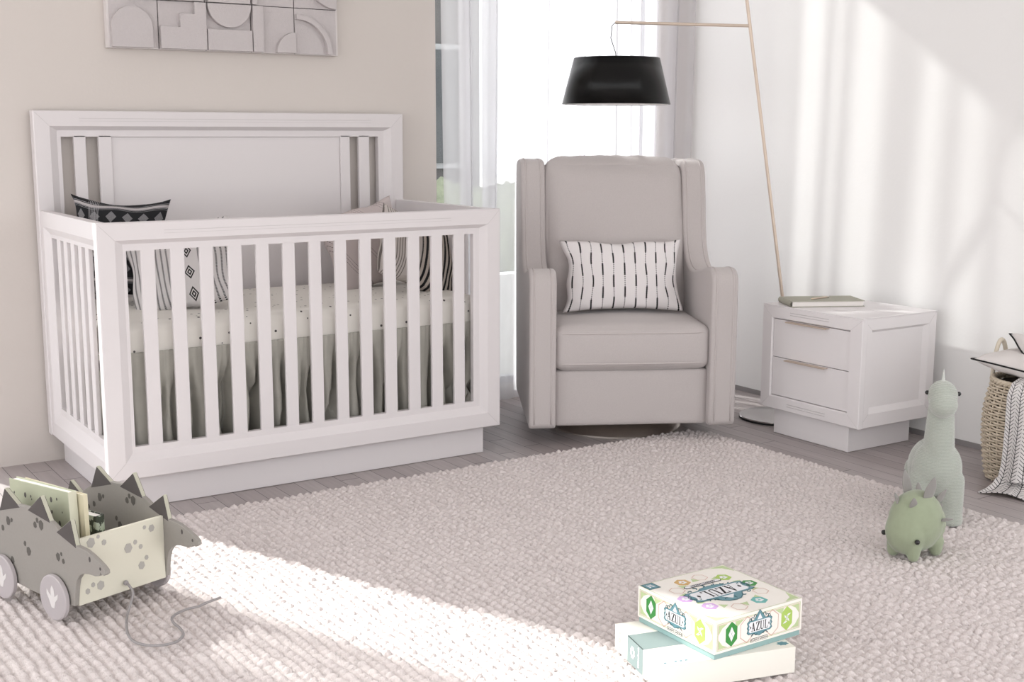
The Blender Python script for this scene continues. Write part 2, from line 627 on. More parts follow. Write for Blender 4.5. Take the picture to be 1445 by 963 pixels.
tag(c, 'white sheer curtain at the window left of the crib, out of the picture', 'curtain')
rail = MB(); rail.box(-2.4, -.3, .70, .745, 2.6, 2.625)
rail.build('curtain_rail', m_alu, c)

# ================================================================== RUG
def make_rug():
    x0, x1, y0, y1 = -1.0, 2.235, -2.75, -.12
    st = .0052
    nx = int((x1-x0)/st); ny = int((y1-y0)/st)
    X, Y = np.meshgrid(np.linspace(x0, x1, nx+1), np.linspace(y0, y1, ny+1), indexing='ij')
    def vnoise(X, Y, sc, seed):
        r = np.random.default_rng(seed)
        gx = int((x1-x0)*sc)+3; gy = int((y1-y0)*sc)+3
        G = r.uniform(-1, 1, (gx, gy))
        a = (X-x0)*sc; b = (Y-y0)*sc
        i = a.astype(int); j = b.astype(int); u = a-i; v = b-j
        u = u*u*(3-2*u); v = v*v*(3-2*v)
        return (G[i, j]*(1-u)*(1-v)+G[i+1, j]*u*(1-v)+G[i, j+1]*(1-u)*v+G[i+1, j+1]*u*v)
    al = R_(2.8)
    A = X*math.cos(al)+Y*math.sin(al)      # across rows
    B = -X*math.sin(al)+Y*math.cos(al)
    A = A+.0055*vnoise(X, Y, 9, 1)+(.0022+.0016*np.clip(X/1.5, 0, 1))*vnoise(X, Y, 34, 2)
    p = .0245
    ra = A/p
    ri = np.floor(ra); rf = ra-ri
    rr = np.random.default_rng(3)
    offs = rr.uniform(0, 1, 400)
    q = .0225
    ph = B/q+offs[(ri.astype(int)) % 400]+.6*(rf-.5)+.42*vnoise(X, Y, 36, 4)
    ki = np.floor(ph); kf = ph-ki
    amp = np.abs(np.sin(ki*12.9898+ri*78.233)*43758.5453) % 1
    prof = np.abs(np.sin(PI*rf))**.75
    kn = np.abs(np.sin(PI*kf))**.8
    Z = .003+.0175*(.25*prof+.75*prof*kn)*(.66+.34*amp)+.0014*vnoise(X, Y, 110, 5)
    e = np.minimum.reduce([X-x0, x1-X, Y-y0, y1-Y])
    # wavy border and rounded corner
    cx, cy, cr = x1-.10, y1-.10, .10
    dx = np.clip(X-cx, 0, None); dy = np.clip(Y-cy, 0, None)
    dd = np.sqrt(dx**2+dy**2)
    sel = (dx > 0) & (dy > 0)
    e = np.where(sel, np.minimum(e, cr-dd), e)
    Z = np.where(e < .006, np.clip(e, 0, .006)/.006*Z, Z)
    Z = np.where(e < -.0001, .0005, Z)
    V = np.stack([X, Y, Z], -1).reshape(-1, 3)
    I = np.arange((nx+1)*(ny+1)).reshape(nx+1, ny+1)
    Q = np.stack([I[:-1, :-1], I[1:, :-1], I[1:, 1:], I[:-1, 1:]], -1)
    keep = (e[:-1, :-1] > -.004) & (e[1:, 1:] > -.004)
    Q = Q[keep].reshape(-1, 4)
    me = bpy.data.meshes.new('rug')
    me.vertices.add(len(V)); me.vertices.foreach_set('co', V.astype(np.float32).ravel())
    me.loops.add(Q.size); me.loops.foreach_set('vertex_index', Q.astype(np.int32).ravel())
    me.polygons.add(len(Q))
    me.polygons.foreach_set('loop_start', np.arange(0, Q.size, 4, dtype=np.int32))
    me.polygons.foreach_set('loop_total', np.full(len(Q), 4, dtype=np.int32))
    me.update(calc_edges=True)
    me.polygons.foreach_set('use_smooth', [True]*len(Q))
    me.materials.append(m_rug)
    ob = bpy.data.objects.new('rug', me)
    COL.objects.link(ob)
    return tag(ob, 'chunky ivory wool rug with knobbly braided rows covering the floor', 'rug')
make_rug()
RZ = .018

# ================================================================== CRIB
def make_crib():
    W, D = 1.40, .716
    t = thing('crib', 'white convertible crib with slatted sides against the left wall', 'crib', (0, 0, 0))
    zb, zt, zT = .106, .888, 1.223
    def frame(name, x0, x1, z0, z1, ox0, ox1, oz0, oz1, y0, dep, flip, th, groove=True, axis='y', grooves=()):
        """mitred frame: outer flat, sloped step, inner flat, opening"""
        s = -1 if flip else 1
        fn = (lambda a, b, d: Vector((a, d, b))) if axis == 'y' else (lambda a, b, d: Vector((d, a, b)))
        mb = MB()
        f = .052; g = .078
        rl = [(x0, z0, x1, z1, y0+s*.003), (x0+.003, z0+.003, x1-.003, z1-.003, y0), (x0+f, z0+f, x1-f, z1-f, y0), (min(x0+g, ox0-.002), min(z0+g, oz0-.012), max(x1-g, ox1+.002), max(z1-g+.012, oz1+.02), y0+s*dep),
              (ox0, oz0, ox1, oz1, y0+s*dep), (ox0, oz0, ox1, oz1, y0+s*th), (x0, z0, x1, z1, y0+s*th)]
        mb.rings(rl, fn)
        mb.m = 1
        # mitre lines
        for (a, b, a2, b2) in ((x0+.006, z0+.006, x0+f, z0+f), (x1-.006, z0+.006, x1-f, z0+f), (x0+.006, z1-.006, x0+f, z1-f), (x1-.006, z1-.006, x1-f, z1-f)):
            mb.tube([fn(a, b, y0+s*.0002), fn(a2, b2, y0+s*.0002)], .0007, 4)
        for (a, a2, b) in grooves:
            mb.tube([fn(a, b, y0+s*.0002), fn(a2, b, y0+s*.0002)], .0008, 4)
            mb.tube([fn(a, b-.009, y0+s*.0002), fn(a2, b-.009, y0+s*.0002)], .0006, 4)
            mb.m = 0
        return mb.build(name, [m_white, m_white_line], t, bevel=0)
    frame('front_frame', 0, W, zb, zt, .088, 1.297, .203, .803, 0, .016, False, .036, grooves=[(.20, 1.20, zt-.026)])
    # front slats (13 slats, 14 openings)
    op = [.088, .175, .266, .356, .450, .540, .628, .719, .810, .901, .993, 1.084, 1.174, 1.263]
    ed = [.131, .222, .313, .404, .496, .586, .677, .768, .858, .948, 1.039, 1.130, 1.220, 1.297]
    for i in range(13):
        mb = MB(); mb.box(ed[i], op[i+1], .017, .031, .198, .808)
        mb.build('slat', m_white, t, bevel=.003)
    # end frames
    for sx in (0, 1):
        x0 = 0 if sx == 0 else W
        mb = MB()
        s = 1 if sx == 0 else -1
        fn = lambda a, b, d: Vector((d, a, b))
        a0, a1 = .036, D
        rl = [(a0, zb, a1, zt, x0+s*.004), (a0, zb+.05, a1-.036, zt-.052, x0+s*.004), (a0+.001, zb+.085, a1-.066, zt-.075, x0+s*.020),
              (a0+.05, .213, .636, .80, x0+s*.020), (a0+.05, .213, .636, .80, x0+s*.036), (a0, zb, a1, zt, x0+s*.036)]
        mb.rings(rl, fn)
        mb.build('side_frame', m_white, t, bevel=.0015)
        y = .636
        ops = [(.636, .578), (.533, .489), (.447, .399), (.357, .307), (.268, .224), (.183, .13)]
        prev = None
        for a, b in ops:
            if prev is not None:
                q = MB(); q.box(x0+s*.021 if s > 0 else x0-.035, x0+.035 if s > 0 else x0-.021, a+.0, prev, .208, .806)
                q.build('slat', m_white, t, bevel=.003)
            prev = b
    # headboard
    frame('headboard_frame', 0, W, zb, zT, .091, 1.299, .22, 1.135, D, .018, False, .045, grooves=[(.15, 1.26, zT-.026)])
    mb = MB()
    mb.box(.217, .262, D+.018, D+.036, .22, 1.14)
    mb.build('headboard_stile', m_white, t, bevel=.002)
    mb = MB(); mb.box(1.136, 1.176, D+.018, D+.036, .22, 1.14)
    mb.build('headboard_stile', m_white, t, bevel=.002)
    mb = MB(); mb.box(.262, 1.136, D+.026, D+.036, .22, 1.135)
    mb.build('headboard_panel', m_white, t, bevel=.002)
    for a, b in ((.133, .174), (1.214, 1.260)):
        mb = MB(); mb.box(a, b, D+.018, D+.034, .22, 1.14)
        mb.build('slat', m_white, t, bevel=.002)
    mb = MB(); mb.box(.045, W-.043, .048, D+.03, .001, zb)
    mb.build('plinth', m_white, t, bevel=.002)
    mb = MB(); mb.box(.04, W-.04, .09, D-.02, .42, .44)
    mb.build('mattress_support', m_white, t)
    mb = MB()
    for zz in (.826, .170):
        mb.lathe([(0, .0165), (.004, .0165), (.004, .0), (0, 0)], (1.355, .0002, zz), 12, Matrix.Rotation(PI/2, 3, 'X'))
    return t
make_crib()

# mattress
mb = rbox(1.315, .635, .130, .035, puff=(0, 0, .006), n=22, off=(.70, .378, .512))
o = mb.build('crib_mattress', m_sheet, smooth=180)
tag(o, 'cream crib mattress with small scattered dark dots inside the white crib', 'mattress')

# gathered skirt hanging under the mattress
def skirt():
    x0, x1, ya, yb = .052, 1.348, .0545, .685
    L = [((x0, yb), (x0, ya)), ((x0, ya), (x1, ya)), ((x1, ya), (x1, yb))]
    pts = []
    for (a, b), nrm in zip(L, ((1, 0), (0, 1), (-1, 0))):     # inward normals
        a = Vector(a); b = Vector(b)
        k = int((b-a).length/.0035)
        for i in range(k):
            pts.append((a+(b-a)*i/k, Vector(nrm)))
    V = []; zs = [.487, .482, .474, .462, .445, .42, .39, .35, .30, .25, .20, .16, .125]
    n_ = len(pts)
    rs = random.Random(12)
    creases = []
    q = .01
    while q < n_*.0035:
        creases.append((q, rs.uniform(.005, .011), rs.uniform(.05, .115), rs.uniform(-.02, .02), rs.uniform(.0, .5)))
        q += rs.uniform(.028, .055)
    for i, (p, nr) in enumerate(pts):
        q = i*.0035
        for z in zs:
            d = (.487-z)/.36
            off = 0
            for (c0, w, dep, sl, st) in creases:
                if z > .452: break
                t_ = q-(c0+sl*d*2+.008*math.sin(d*7+c0*40))
                if abs(t_) < .05:
                    off += dep*math.exp(-(t_/(w*(.7+.8*d)))**2)*min(1, (.452-z)/.09)*max(0, min(1, .12+(d-.35*st)*2.6))
            off = min(off, .12)
            off += (.0026*math.sin(q*330+3*math.sin(q*40))-.0005)*math.exp(-d*6)
            off += .006*(1+noise.noise(Vector((q*16, z*7, 1))))*min(1, d*3)
            V.append((p.x+nr.x*off*.5, p.y+nr.y*off, z))
    nz = len(zs); fs = []
    for i in range(n_-1):
        for j in range(nz-1):
            fs.append((i*nz+j, (i+1)*nz+j, (i+1)*nz+j+1, i*nz+j+1))
    mb = MB(); mb.add(V, fs)
    o = mb.build('crib_skirt', m_skirt, smooth=180)
    md = o.modifiers.new('sol', 'SOLIDIFY'); md.thickness = .0015
    return tag(o, 'grey green gathered crib skirt hanging below the cream mattress', 'bed skirt')
skirt()

# ---- pillow fabrics
def stripe_band(n, v, period, width):
    return n.math('LESS_THAN', n.math('FRACT', n.math('DIVIDE', v, period)), width)
def dots_mat(name, base, ink, cols, period_rows, groups, w_, h_, duty=.5):
    """vertical dotted lines: thick dot runs alternating with thin ones"""
    m = mat(name, base, .95, bump=.2, bump_scale=500)
    n = NT(m)
    u, v, _, vec = n.uv('UV')
    un = n.math('MULTIPLY', u, cols)
    col = n.math('FLOOR', un)
    fu = n.math('ABSOLUTE', n.math('SUBTRACT', n.math('FRACT', un), .5))
    vr = n.math('MULTIPLY', v, period_rows)
    fv = n.math('ABSOLUTE', n.math('SUBTRACT', n.math('FRACT', vr), .5))
    odd = n.math('MULTIPLY', n.math('MODULO', col, 2), .5)
    grp = n.math('FRACT', n.math('ADD', n.math('MULTIPLY', v, groups), odd))
    thick = n.math('LESS_THAN', grp, duty)
    rad = n.math('ADD', n.math('MULTIPLY', thick, .22), .30)
    uu = n.math('MULTIPLY', fu, w_/cols/(h_/period_rows))
    dist = n.math('SQRT', n.math('ADD', n.math('MULTIPLY', uu, uu), n.math('MULTIPLY', fv, fv)))
    n.col(n.mix(n.math('LESS_THAN', dist, rad), base, ink))
    return m

m_lumbar = dots_mat('dotted_stripe_cotton', (.78, .74, .74), (.010, .009, .011), 11, 38, 3.1, .475, .285)

# black pillow
m_blackp = mat('black_tribal_cotton', (.02, .02, .022), .95, bump=.2, bump_scale=500)
n = NT(m_blackp)
u, v, _, vec = n.uv('UV')
fv = n.math('FRACT', n.math('ADD', n.math('MULTIPLY', v, 4.0), .30))
du = n.math('ABSOLUTE', n.math('SUBTRACT', n.math('FRACT', n.math('MULTIPLY', u, 6)), .5))
dv = n.math('ABSOLUTE', n.math('SUBTRACT', fv, .5))
dia = n.math('LESS_THAN', n.math('ADD', du, n.math('MULTIPLY', dv, 1.3)), .33)
line = n.math('GREATER_THAN', dv, .44)
lines2 = n.math('MULTIPLY', n.math('GREATER_THAN', dv, .34), n.math('LESS_THAN', n.math('FRACT', n.math('MULTIPLY', v, 60)), .3))
vl = n.math('MULTIPLY', n.math('LESS_THAN', n.math('FRACT', n.math('MULTIPLY', u, 60)), .3), n.math('LESS_THAN', n.math('ABSOLUTE', n.math('SUBTRACT', u, .24)), .055))
nz = n.noise(vec, 160, 2)
grey = n.mix(nz, (.03, .03, .032), (.34, .33, .34))
c1 = n.mix(dia, (.016, .016, .018), grey)
c2 = n.mix(lines2, c1, (.30, .29, .30))
c2 = n.mix(vl, c2, (.34, .33, .34))
c3 = n.mix(line, c2, (.42, .39, .39))
n.col(c3)

# white pillow with fine dashed curves and motifs
m_whitep = mat('white_dashed_cotton', (.70, .67, .665), .95, bump=.2, bump_scale=500)
n = NT(m_whitep)
u, v, _, vec = n.uv('UV')
fu = n.math('FRACT', n.math('MULTIPLY', u, 20))
fv = n.math('FRACT', n.math('MULTIPLY', v, 60))
dash = n.math('MULTIPLY', n.math('LESS_THAN', fu, .34), n.math('LESS_THAN', fv, .62))
band = n.math('LESS_THAN', n.math('ABSOLUTE', n.math('SUBTRACT', u, .60)), .10)
du = n.math('ABSOLUTE', n.math('SUBTRACT', u, .60))
dv = n.math('ABSOLUTE', n.math('SUBTRACT', n.math('FRACT', n.math('MULTIPLY', v, 4)), .5))
dsum = n.math('ADD', n.math('MULTIPLY', du, 7), dv)
motif = n.math('MULTIPLY', n.math('LESS_THAN', dsum, .34), n.math('GREATER_THAN', n.math('FRACT', n.math('MULTIPLY', dsum, 6)), .40))
pat = n.mix(band, n.mix(dash, (.70, .67, .665), (.03, .03, .03)), n.mix(motif, (.70, .67, .665), (.03, .03, .03)))
n.col(pat)

# blush pillow
m_blush = mat('blush_line_linen', (.56, .49, .48), .95, bump=.3, bump_scale=300)
n = NT(m_blush)
u, v, _, vec = n.uv('UV')
d1 = n.math('ADD', u, n.math('MULTIPLY', v, .6))
ln = n.math('LESS_THAN', n.math('FRACT', n.math('MULTIPLY', d1, 26)), .14)
zone = n.math('LESS_THAN', n.math('FRACT', n.math('MULTIPLY', d1, 3)), .30)
dsh = n.math('LESS_THAN', n.math('FRACT', n.math('MULTIPLY', v, 60)), .7)
n.col(n.mix(n.math('MULTIPLY', n.math('MULTIPLY', ln, zone), dsh), (.56, .49, .48), (.10, .085, .085)))

# beige-black striped pillow
m_strp = mat('black_beige_stripe_weave', (.50, .45, .41), .95, bump=.4, bump_scale=300)
n = NT(m_strp)
u, v, _, vec = n.uv('UV')
wb = n.noise(vec, 150, 2)
uj = n.math('ADD', u, n.math('MULTIPLY', n.math('SUBTRACT', wb, .5), .020))
thin = n.math('LESS_THAN', n.math('FRACT', n.math('MULTIPLY', u, 34)), .30)
wide = n.math('LESS_THAN', n.math('FRACT', n.math('MULTIPLY', uj, 15)), .48)
right = n.math('GREATER_THAN', u, .42)
blank = n.math('LESS_THAN', n.math('ABSOLUTE', n.math('SUBTRACT', u, .33)), .07)
c1 = n.mix(n.math('MULTIPLY', thin, n.math('SUBTRACT', 1, blank)), (.54, .49, .46), (.16, .14, .13))
c2 = n.mix(wide, (.50, .44, .39), (.018, .017, .018))
n.col(n.mix(right, c1, c2))

def put_pillow(name, w, h, t, m, label, M, seed, pinch=.1, n_=36, wr=.004):
    o = pillow_mb(w, h, t, pinch, n_, seed, wr).build(name, m, smooth=180)
    o.matrix_world = M
    return tag(o, label, 'pillow')
def pose(c, yaw, lean, roll=0):
    """front (-y) faces yaw (0 = towards -y), leaning back"""
    return Matrix.Translation(c) @ Matrix.Rotation(yaw, 4, 'Z') @ Matrix.Rotation(lean, 4, 'X') @ Matrix.Rotation(roll, 4, 'Y')
put_pillow('throw_pillow', .325, .365, .12, m_blackp, 'black patterned square pillow in the left corner of the crib', pose((.212, .53, .760), R_(-20), R_(-14), R_(4)), 3, .17)
put_pillow('throw_pillow', .35, .29, .12, m_whitep, 'white pillow with dashed black lines leaning on the black patterned pillow', pose((.35, .30, .712), R_(-34), R_(-20), R_(-12)), 4, .05)
put_pillow('throw_pillow', .36, .32, .11, m_blush, 'blush linen pillow with fine dark lines leaning behind the striped pillow', pose((1.12, .50, .727), R_(10), R_(-14), R_(-10)), 5, .10)
put_pillow('throw_pillow', .37, .27, .12, m_strp, 'beige and black diagonally striped pillow at the right end of the crib', pose((1.225, .29, .712), R_(18), R_(-18), R_(24)), 6, .06)

# ================================================================== WALL ART
def wall_art():
    t = thing('relief_wall_art', 'rectangular wall relief of pale geometric tiles above the crib', 'wall art', (.274, WY, 1.44))
    TW, TH = .1712, .168
    nC, nR = 5, 3
    mb = MB(); mb.box(-.006, nC*TW+.006, -.036, -.001, -.001, nR*TH+.004)
    mb.build('backing_board', [m_artedge], t, bevel=.001)
    mb = MB()
    for i in range(1, nC): mb.box(i*TW-.0012, i*TW+.0012, -.0366, -.03, 0, nR*TH)
    for j in range(1, nR): mb.box(0, nC*TW, -.0366, -.03, j*TH-.0012, j*TH+.0012)
    mb.build('tile_gap', m_artgap, t)
    fn = lambda u, v, a: Vector((u, a, v))
    def arcp(cx, cz, r, a0, a1, k=24):
        return [(cx+r*math.cos(R_(a0+(a1-a0)*i/k)), cz+r*math.sin(R_(a0+(a1-a0)*i/k))) for i in range(k+1)]
    def rel(poly, d, name='relief_shape'):
        b = MB(); b.prism(poly, fn, -.0362, -.0362-d)
        return b.build(name, m_art, t, bevel=.0008)
    g = .002
    def base(i, j):
        b = MB(); b.box(i*TW+g, (i+1)*TW-g, -.038, -.036, j*TH+g, (j+1)*TH-g); b.build('tile', m_art, t)
    for j in range(nR):
        for i in range(nC): base(i, j)
    D = .022
    # row 0 (bottom), seen
    rel([(.004, .002), (.004, .07)]+arcp(.075, .07+.0, .071, 180, 0)[1:-1]+[(.146, .07), (.146, .002)], D)
    rel([(TW+.003, .002), (TW+.003, .078), (TW+.074, .078), (TW+.074, .125), (TW+.127, .125), (TW+.127, .166), (2*TW-.002, .166), (2*TW-.002, .002)], D)
    rel(arcp(2.5*TW, .166, .082, 180, 360, 24), D)
    rel([(2*TW+.002, .002), (2*TW+.002, .076), (3*TW-.002, .076), (3*TW-.002, .002)], D)
    rel([(3*TW+.002, .002), (3*TW+.002, .166), (3*TW+.042, .166), (3*TW+.042, .002)], D)
    rel([(4*TW-.002, .002)]+arcp(4*TW-.002, .002, .075, 90, 180, 16), D)
    rel(arcp(4*TW+.004, .002, .142, 90, 0, 20)+arcp(4*TW+.004, .002, .124, 0, 90, 20), D)
    rel([(4*TW+.004, .002)]+arcp(4*TW+.004, .002, .112, 0, 90, 16), .005)
    for j in (1, 2):
        z = j*TH
        rel([(.06, z+.002), (.166, z+.002), (.166, z+.09)]+[(.12, z+.09), (.12, z+.05), (.06, z+.05)], D)
        rel([(TW+.01, z+.002)]+[(TW+.16, z+.002), (TW+.16, z+.06), (TW+.01, z+.06)], D)
        rel(arcp(2.5*TW, z+.002, .08, 0, 180), D)
        rel([(3*TW+.002, z+.002), (3*TW+.002, z+.166), (3*TW+.02, z+.166), (3*TW+.02, z+.002)], D)
        rel([(4*TW+.166, z+.002)]+arcp(4*TW+.166, z+.12, .118, 270, 180, 16)+[(4*TW+.166, z+.12)], D)
wall_art()

# ================================================================== ARMCHAIR
def make_chair():
    yaw = R_(-27.6)
    t = thing('armchair', 'taupe upholstered wingback swivel armchair on a round metal base', 'armchair', (2.054, .175, 0), yaw)
    def taper(p):
        # narrower towards the back
        if p.y > -.36:
            k = 1-.075*min(1, (p.y+.36)/.75)
            return Vector((p.x*k, p.y, p.z))
        return p
    # side panel profile (y,z): arm sweeping up into wing
    ctl = [(.372, .40), (.392, .80), (.392, .98), (.372, 1.022), (.33, 1.040), (.26, 1.046), (.20, 1.047), (.13, 1.044), (.095, 1.030), (.076, 1.00), (.064, .95), (.052, .88), (.040, .80), (.026, .735), (.000, .680),
           (-.045, .640), (-.11, .626), (-.20, .638), (-.29, .655), (-.345, .660), (-.378, .648), (-.396, .625), (-.400, .59)]
    crv = []
    for i in range(len(ctl)-1):
        p0 = Vector(ctl[max(i-1, 0)]); p1 = Vector(ctl[i]); p2 = Vector(ctl[i+1]); p3 = Vector(ctl[min(i+2, len(ctl)-1)])
        for j in range(3):
            q = j/3
            crv.append(tuple(.5*((2*p1)+(p2-p0)*q+(2*p0-5*p1+4*p2-p3)*q*q+(-p0+3*p1-3*p2+p3)*q**3)))
    crv.append(ctl[-1])
    prof = [(-.400, .085), (-.385, .070), (.33, .070), (.352, .09)]+crv
    for sgn in (-1, 1):
        mb = MB()
        xi, xo = .287, .387
        V = []
        k = len(prof)
        def ft(u, v, a): return taper(Vector((sgn*a, u, v)))
        mb.prism(prof, ft, xi, xo)
        o = mb.build('arm', m_fabric, t, bevel=.026, seg=6, smooth=60)
        for xx in (xi+.006, xo-.006):
            loop = [taper(Vector((sgn*xx, u, v))) for u, v in prof[2:]+prof[:2]]
            # front portion only
            fr = [p for p in [taper(Vector((sgn*xx, u, v))) for u, v in (prof[4+9:] + [(-.400, .45), (-.400, .30), (-.400, .18), (-.400, .09)])]]
            cen = Vector((0, 0, 0))
            pts = []
            for i, p in enumerate(fr):
                q = Vector(p)
                pts.append(q)
            mb = MB()
            # offset outwards a little along profile normal
            off = []
            for i in range(len(pts)):
                a = pts[max(0, i-1)]; b = pts[min(len(pts)-1, i+1)]
                tg = (b-a).normalized()
                nr = Vector((0, -tg.z, tg.y)) if False else Vector((0, tg.z, -tg.y))
                off.append(pts[i]-nr*(-.0) + Vector((0, 0, 0)))
            sx = sgn*(-.004 if xx < .33 else .004)
            off2 = [Vector((p.x+(sgn*.004 if xx < .33 else -sgn*.004)*3.2, p.y, p.z)) for p in off]
            mb.tube(off2, .0028, 6)
            mb.build('piping', m_fabric2, o, smooth=180)
    # outer back
    mb = rbox(.60, .12, .93, .03, off=(0, .315, .555), n=10, shape=None)
    mb.build('outer_back', m_fabric, t, smooth=180)
    # front panel below seat
    mb = rbox(.586, .60, .215, .016, puff=(0, .004, 0), n=14, off=(0, -.062, .1775))
    mb.build('front_panel', m_fabric, t, smooth=180)
    # seat cushion
    def sh(p):
        return p
    mb = rbox(.588, .62, .165, .036, puff=(0, .012, .018), n=20, off=(0, -.075, .368))
    sc = mb.build('seat_cushion', m_fabric, t, smooth=180)
    for zz in (.425, .312):
        mb = MB()
        y0 = -.3865
        pts = [Vector((-.294+.0, -.15, zz)), Vector((-.294, -.33, zz)), Vector((-.284, -.366, zz)), Vector((-.262, -.384, zz))]
        for i in range(1, 16):
            xx = -.262+.524*i/16
            pts.append(Vector((xx, y0-.006*math.cos(PI*xx/.6), zz)))
        pts += [Vector((.262, -.384, zz)), Vector((.284, -.366, zz)), Vector((.294, -.33, zz)), Vector((.294, -.15, zz))]
        mb.tube(pts, .0028, 6)
        mb.build('piping', m_fabric2, sc, smooth=180)
    # back cushion
    def shb(p):
        q = Vector(p)
        h = (q.z+.30)/.60
        wrk = .006*noise.noise(Vector((q.x*9, q.z*14, 2.0)))*(1 if q.y < 0 else 0)
        wrk += .008*noise.noise(Vector((q.x*22, q.z*10, 5.0)))*max(0, (h-.8)*4)
        if q.y < 0:
            q.y += -abs(wrk)*1.2
        q.z += .012*math.cos(q.x*5.5)*max(0, h-.5)*0 + wrk*.5
        q.y += .11*(h)
        q.x *= 1-.03*max(0, h-.3)
        return q
    mb = rbox(.585, .17, .63, .080, puff=(0, .028, .012), n=34, off=(0, .035, .735), shape=shb)
    bc = mb.build('back_cushion', m_fabric, t, smooth=180)
    # base
    mb = MB()
    mb.lathe([(0, .050), (.17, .050), (.215, .044), (.250, .022), (.264, .006), (.264, .0005), (0, .0005)], (0, -.02, 0), 72)
    b = mb.build('swivel_base', m_steel, t, smooth=40)
    mb = MB(); mb.lathe([(0, .075), (.15, .075), (.15, .0505), (0, .0505)], (0, -.02, 0), 40)
    mb.build('swivel_post', m_blackrub, t, smooth=40)
    return t
chair = make_chair()
CY = R_(-27.6)
def chair_pt(x, y, z):
    c, s = math.cos(CY), math.sin(CY)
    return (2.054+c*x-s*y, .175+s*x+c*y, z)
o = put_pillow('lumbar_pillow', .475, .285, .11, m_lumbar, 'white lumbar pillow with dotted black stripes on the taupe armchair', Matrix.Identity(4), 11, .11, 44, .005)
o.matrix_world = pose(chair_pt(.005, -.115, .607), CY, R_(-15))

# ================================================================== FLOOR LAMP
def make_lamp():
    foot = Vector((2.80, -.11, .02)); J = Vector((2.567, .0, 1.568))
    t = thing('floor_lamp', 'tall brass floor lamp with black drum shade and round steel base beside the nightstand', 'lamp', (2.665, -.13, 0))
    L = lambda p: Vector(p)-Vector((2.665, -.13, 0))
    mb = MB(); mb.lathe([(0, .018), (.14, .017), (.153, .013), (.155, .009), (0, .009)], (0, 0, 0), 64)
    b = mb.build('base', m_chrome, t, smooth=40)
    mb = MB(); mb.lathe([(0, .0095), (.154, .0095), (.154, .0003), (0, .0003)], (0, 0, 0), 64)
    mb.build('rubber_foot', m_blackrub, b, smooth=40)
    top = J+(J-foot)*.28
    mb = MB(); mb.tube([L((2.795, -.108, .012)), L(top)], .0068, 12)
    mb.build('pole', m_brass, t, smooth=40)
    # arm to tip
    fwd = F
    right = Rv
    tip = Vector((2.10, .262, 1.577))
    mb = MB(); mb.tube([L(J), L(tip)], .0062, 10)
    mb.build('arm', m_brass, t, smooth=40)
    # cord
    S = Vector((2.097, .245, 0)); ztop, zbot = 1.440, 1.262
    mb = MB()
    mb.tube([L(tip), L(tip+Vector((-.012, .004, -.012))), L(tip+Vector((-.018, .004, -.06))), L((S.x-.006, S.y, ztop+.02)), L((S.x, S.y, ztop-.03))], .0016, 6)
    mb.build('cord', m_ink, t, smooth=180)
    rt, rb = .168, .213
    c = L((S.x, S.y, 0))
    mb = MB()
    mb.lathe([(rt, ztop), (rb, zbot)], (c.x, c.y, 0), 96)
    mb.lathe([(rt, ztop), (.0, ztop+.001)], (c.x, c.y, 0), 96)
    s = mb.build('lamp_shade', m_black, t, smooth=40)
    md = s.modifiers.new('sol', 'SOLIDIFY'); md.thickness = .0012
    mb = MB()
    mb.lathe([(rt-.003, ztop-.003), (rb-.003, zbot+.001)], (c.x, c.y, 0), 96)
    mb.lathe([(rb-.003, zbot+.001), (rb-.02, zbot+.004), (0, zbot+.004)], (c.x, c.y, 0), 96)
    mb.build('shade_lining', m_shadein, s, smooth=40)
    return t
make_lamp()

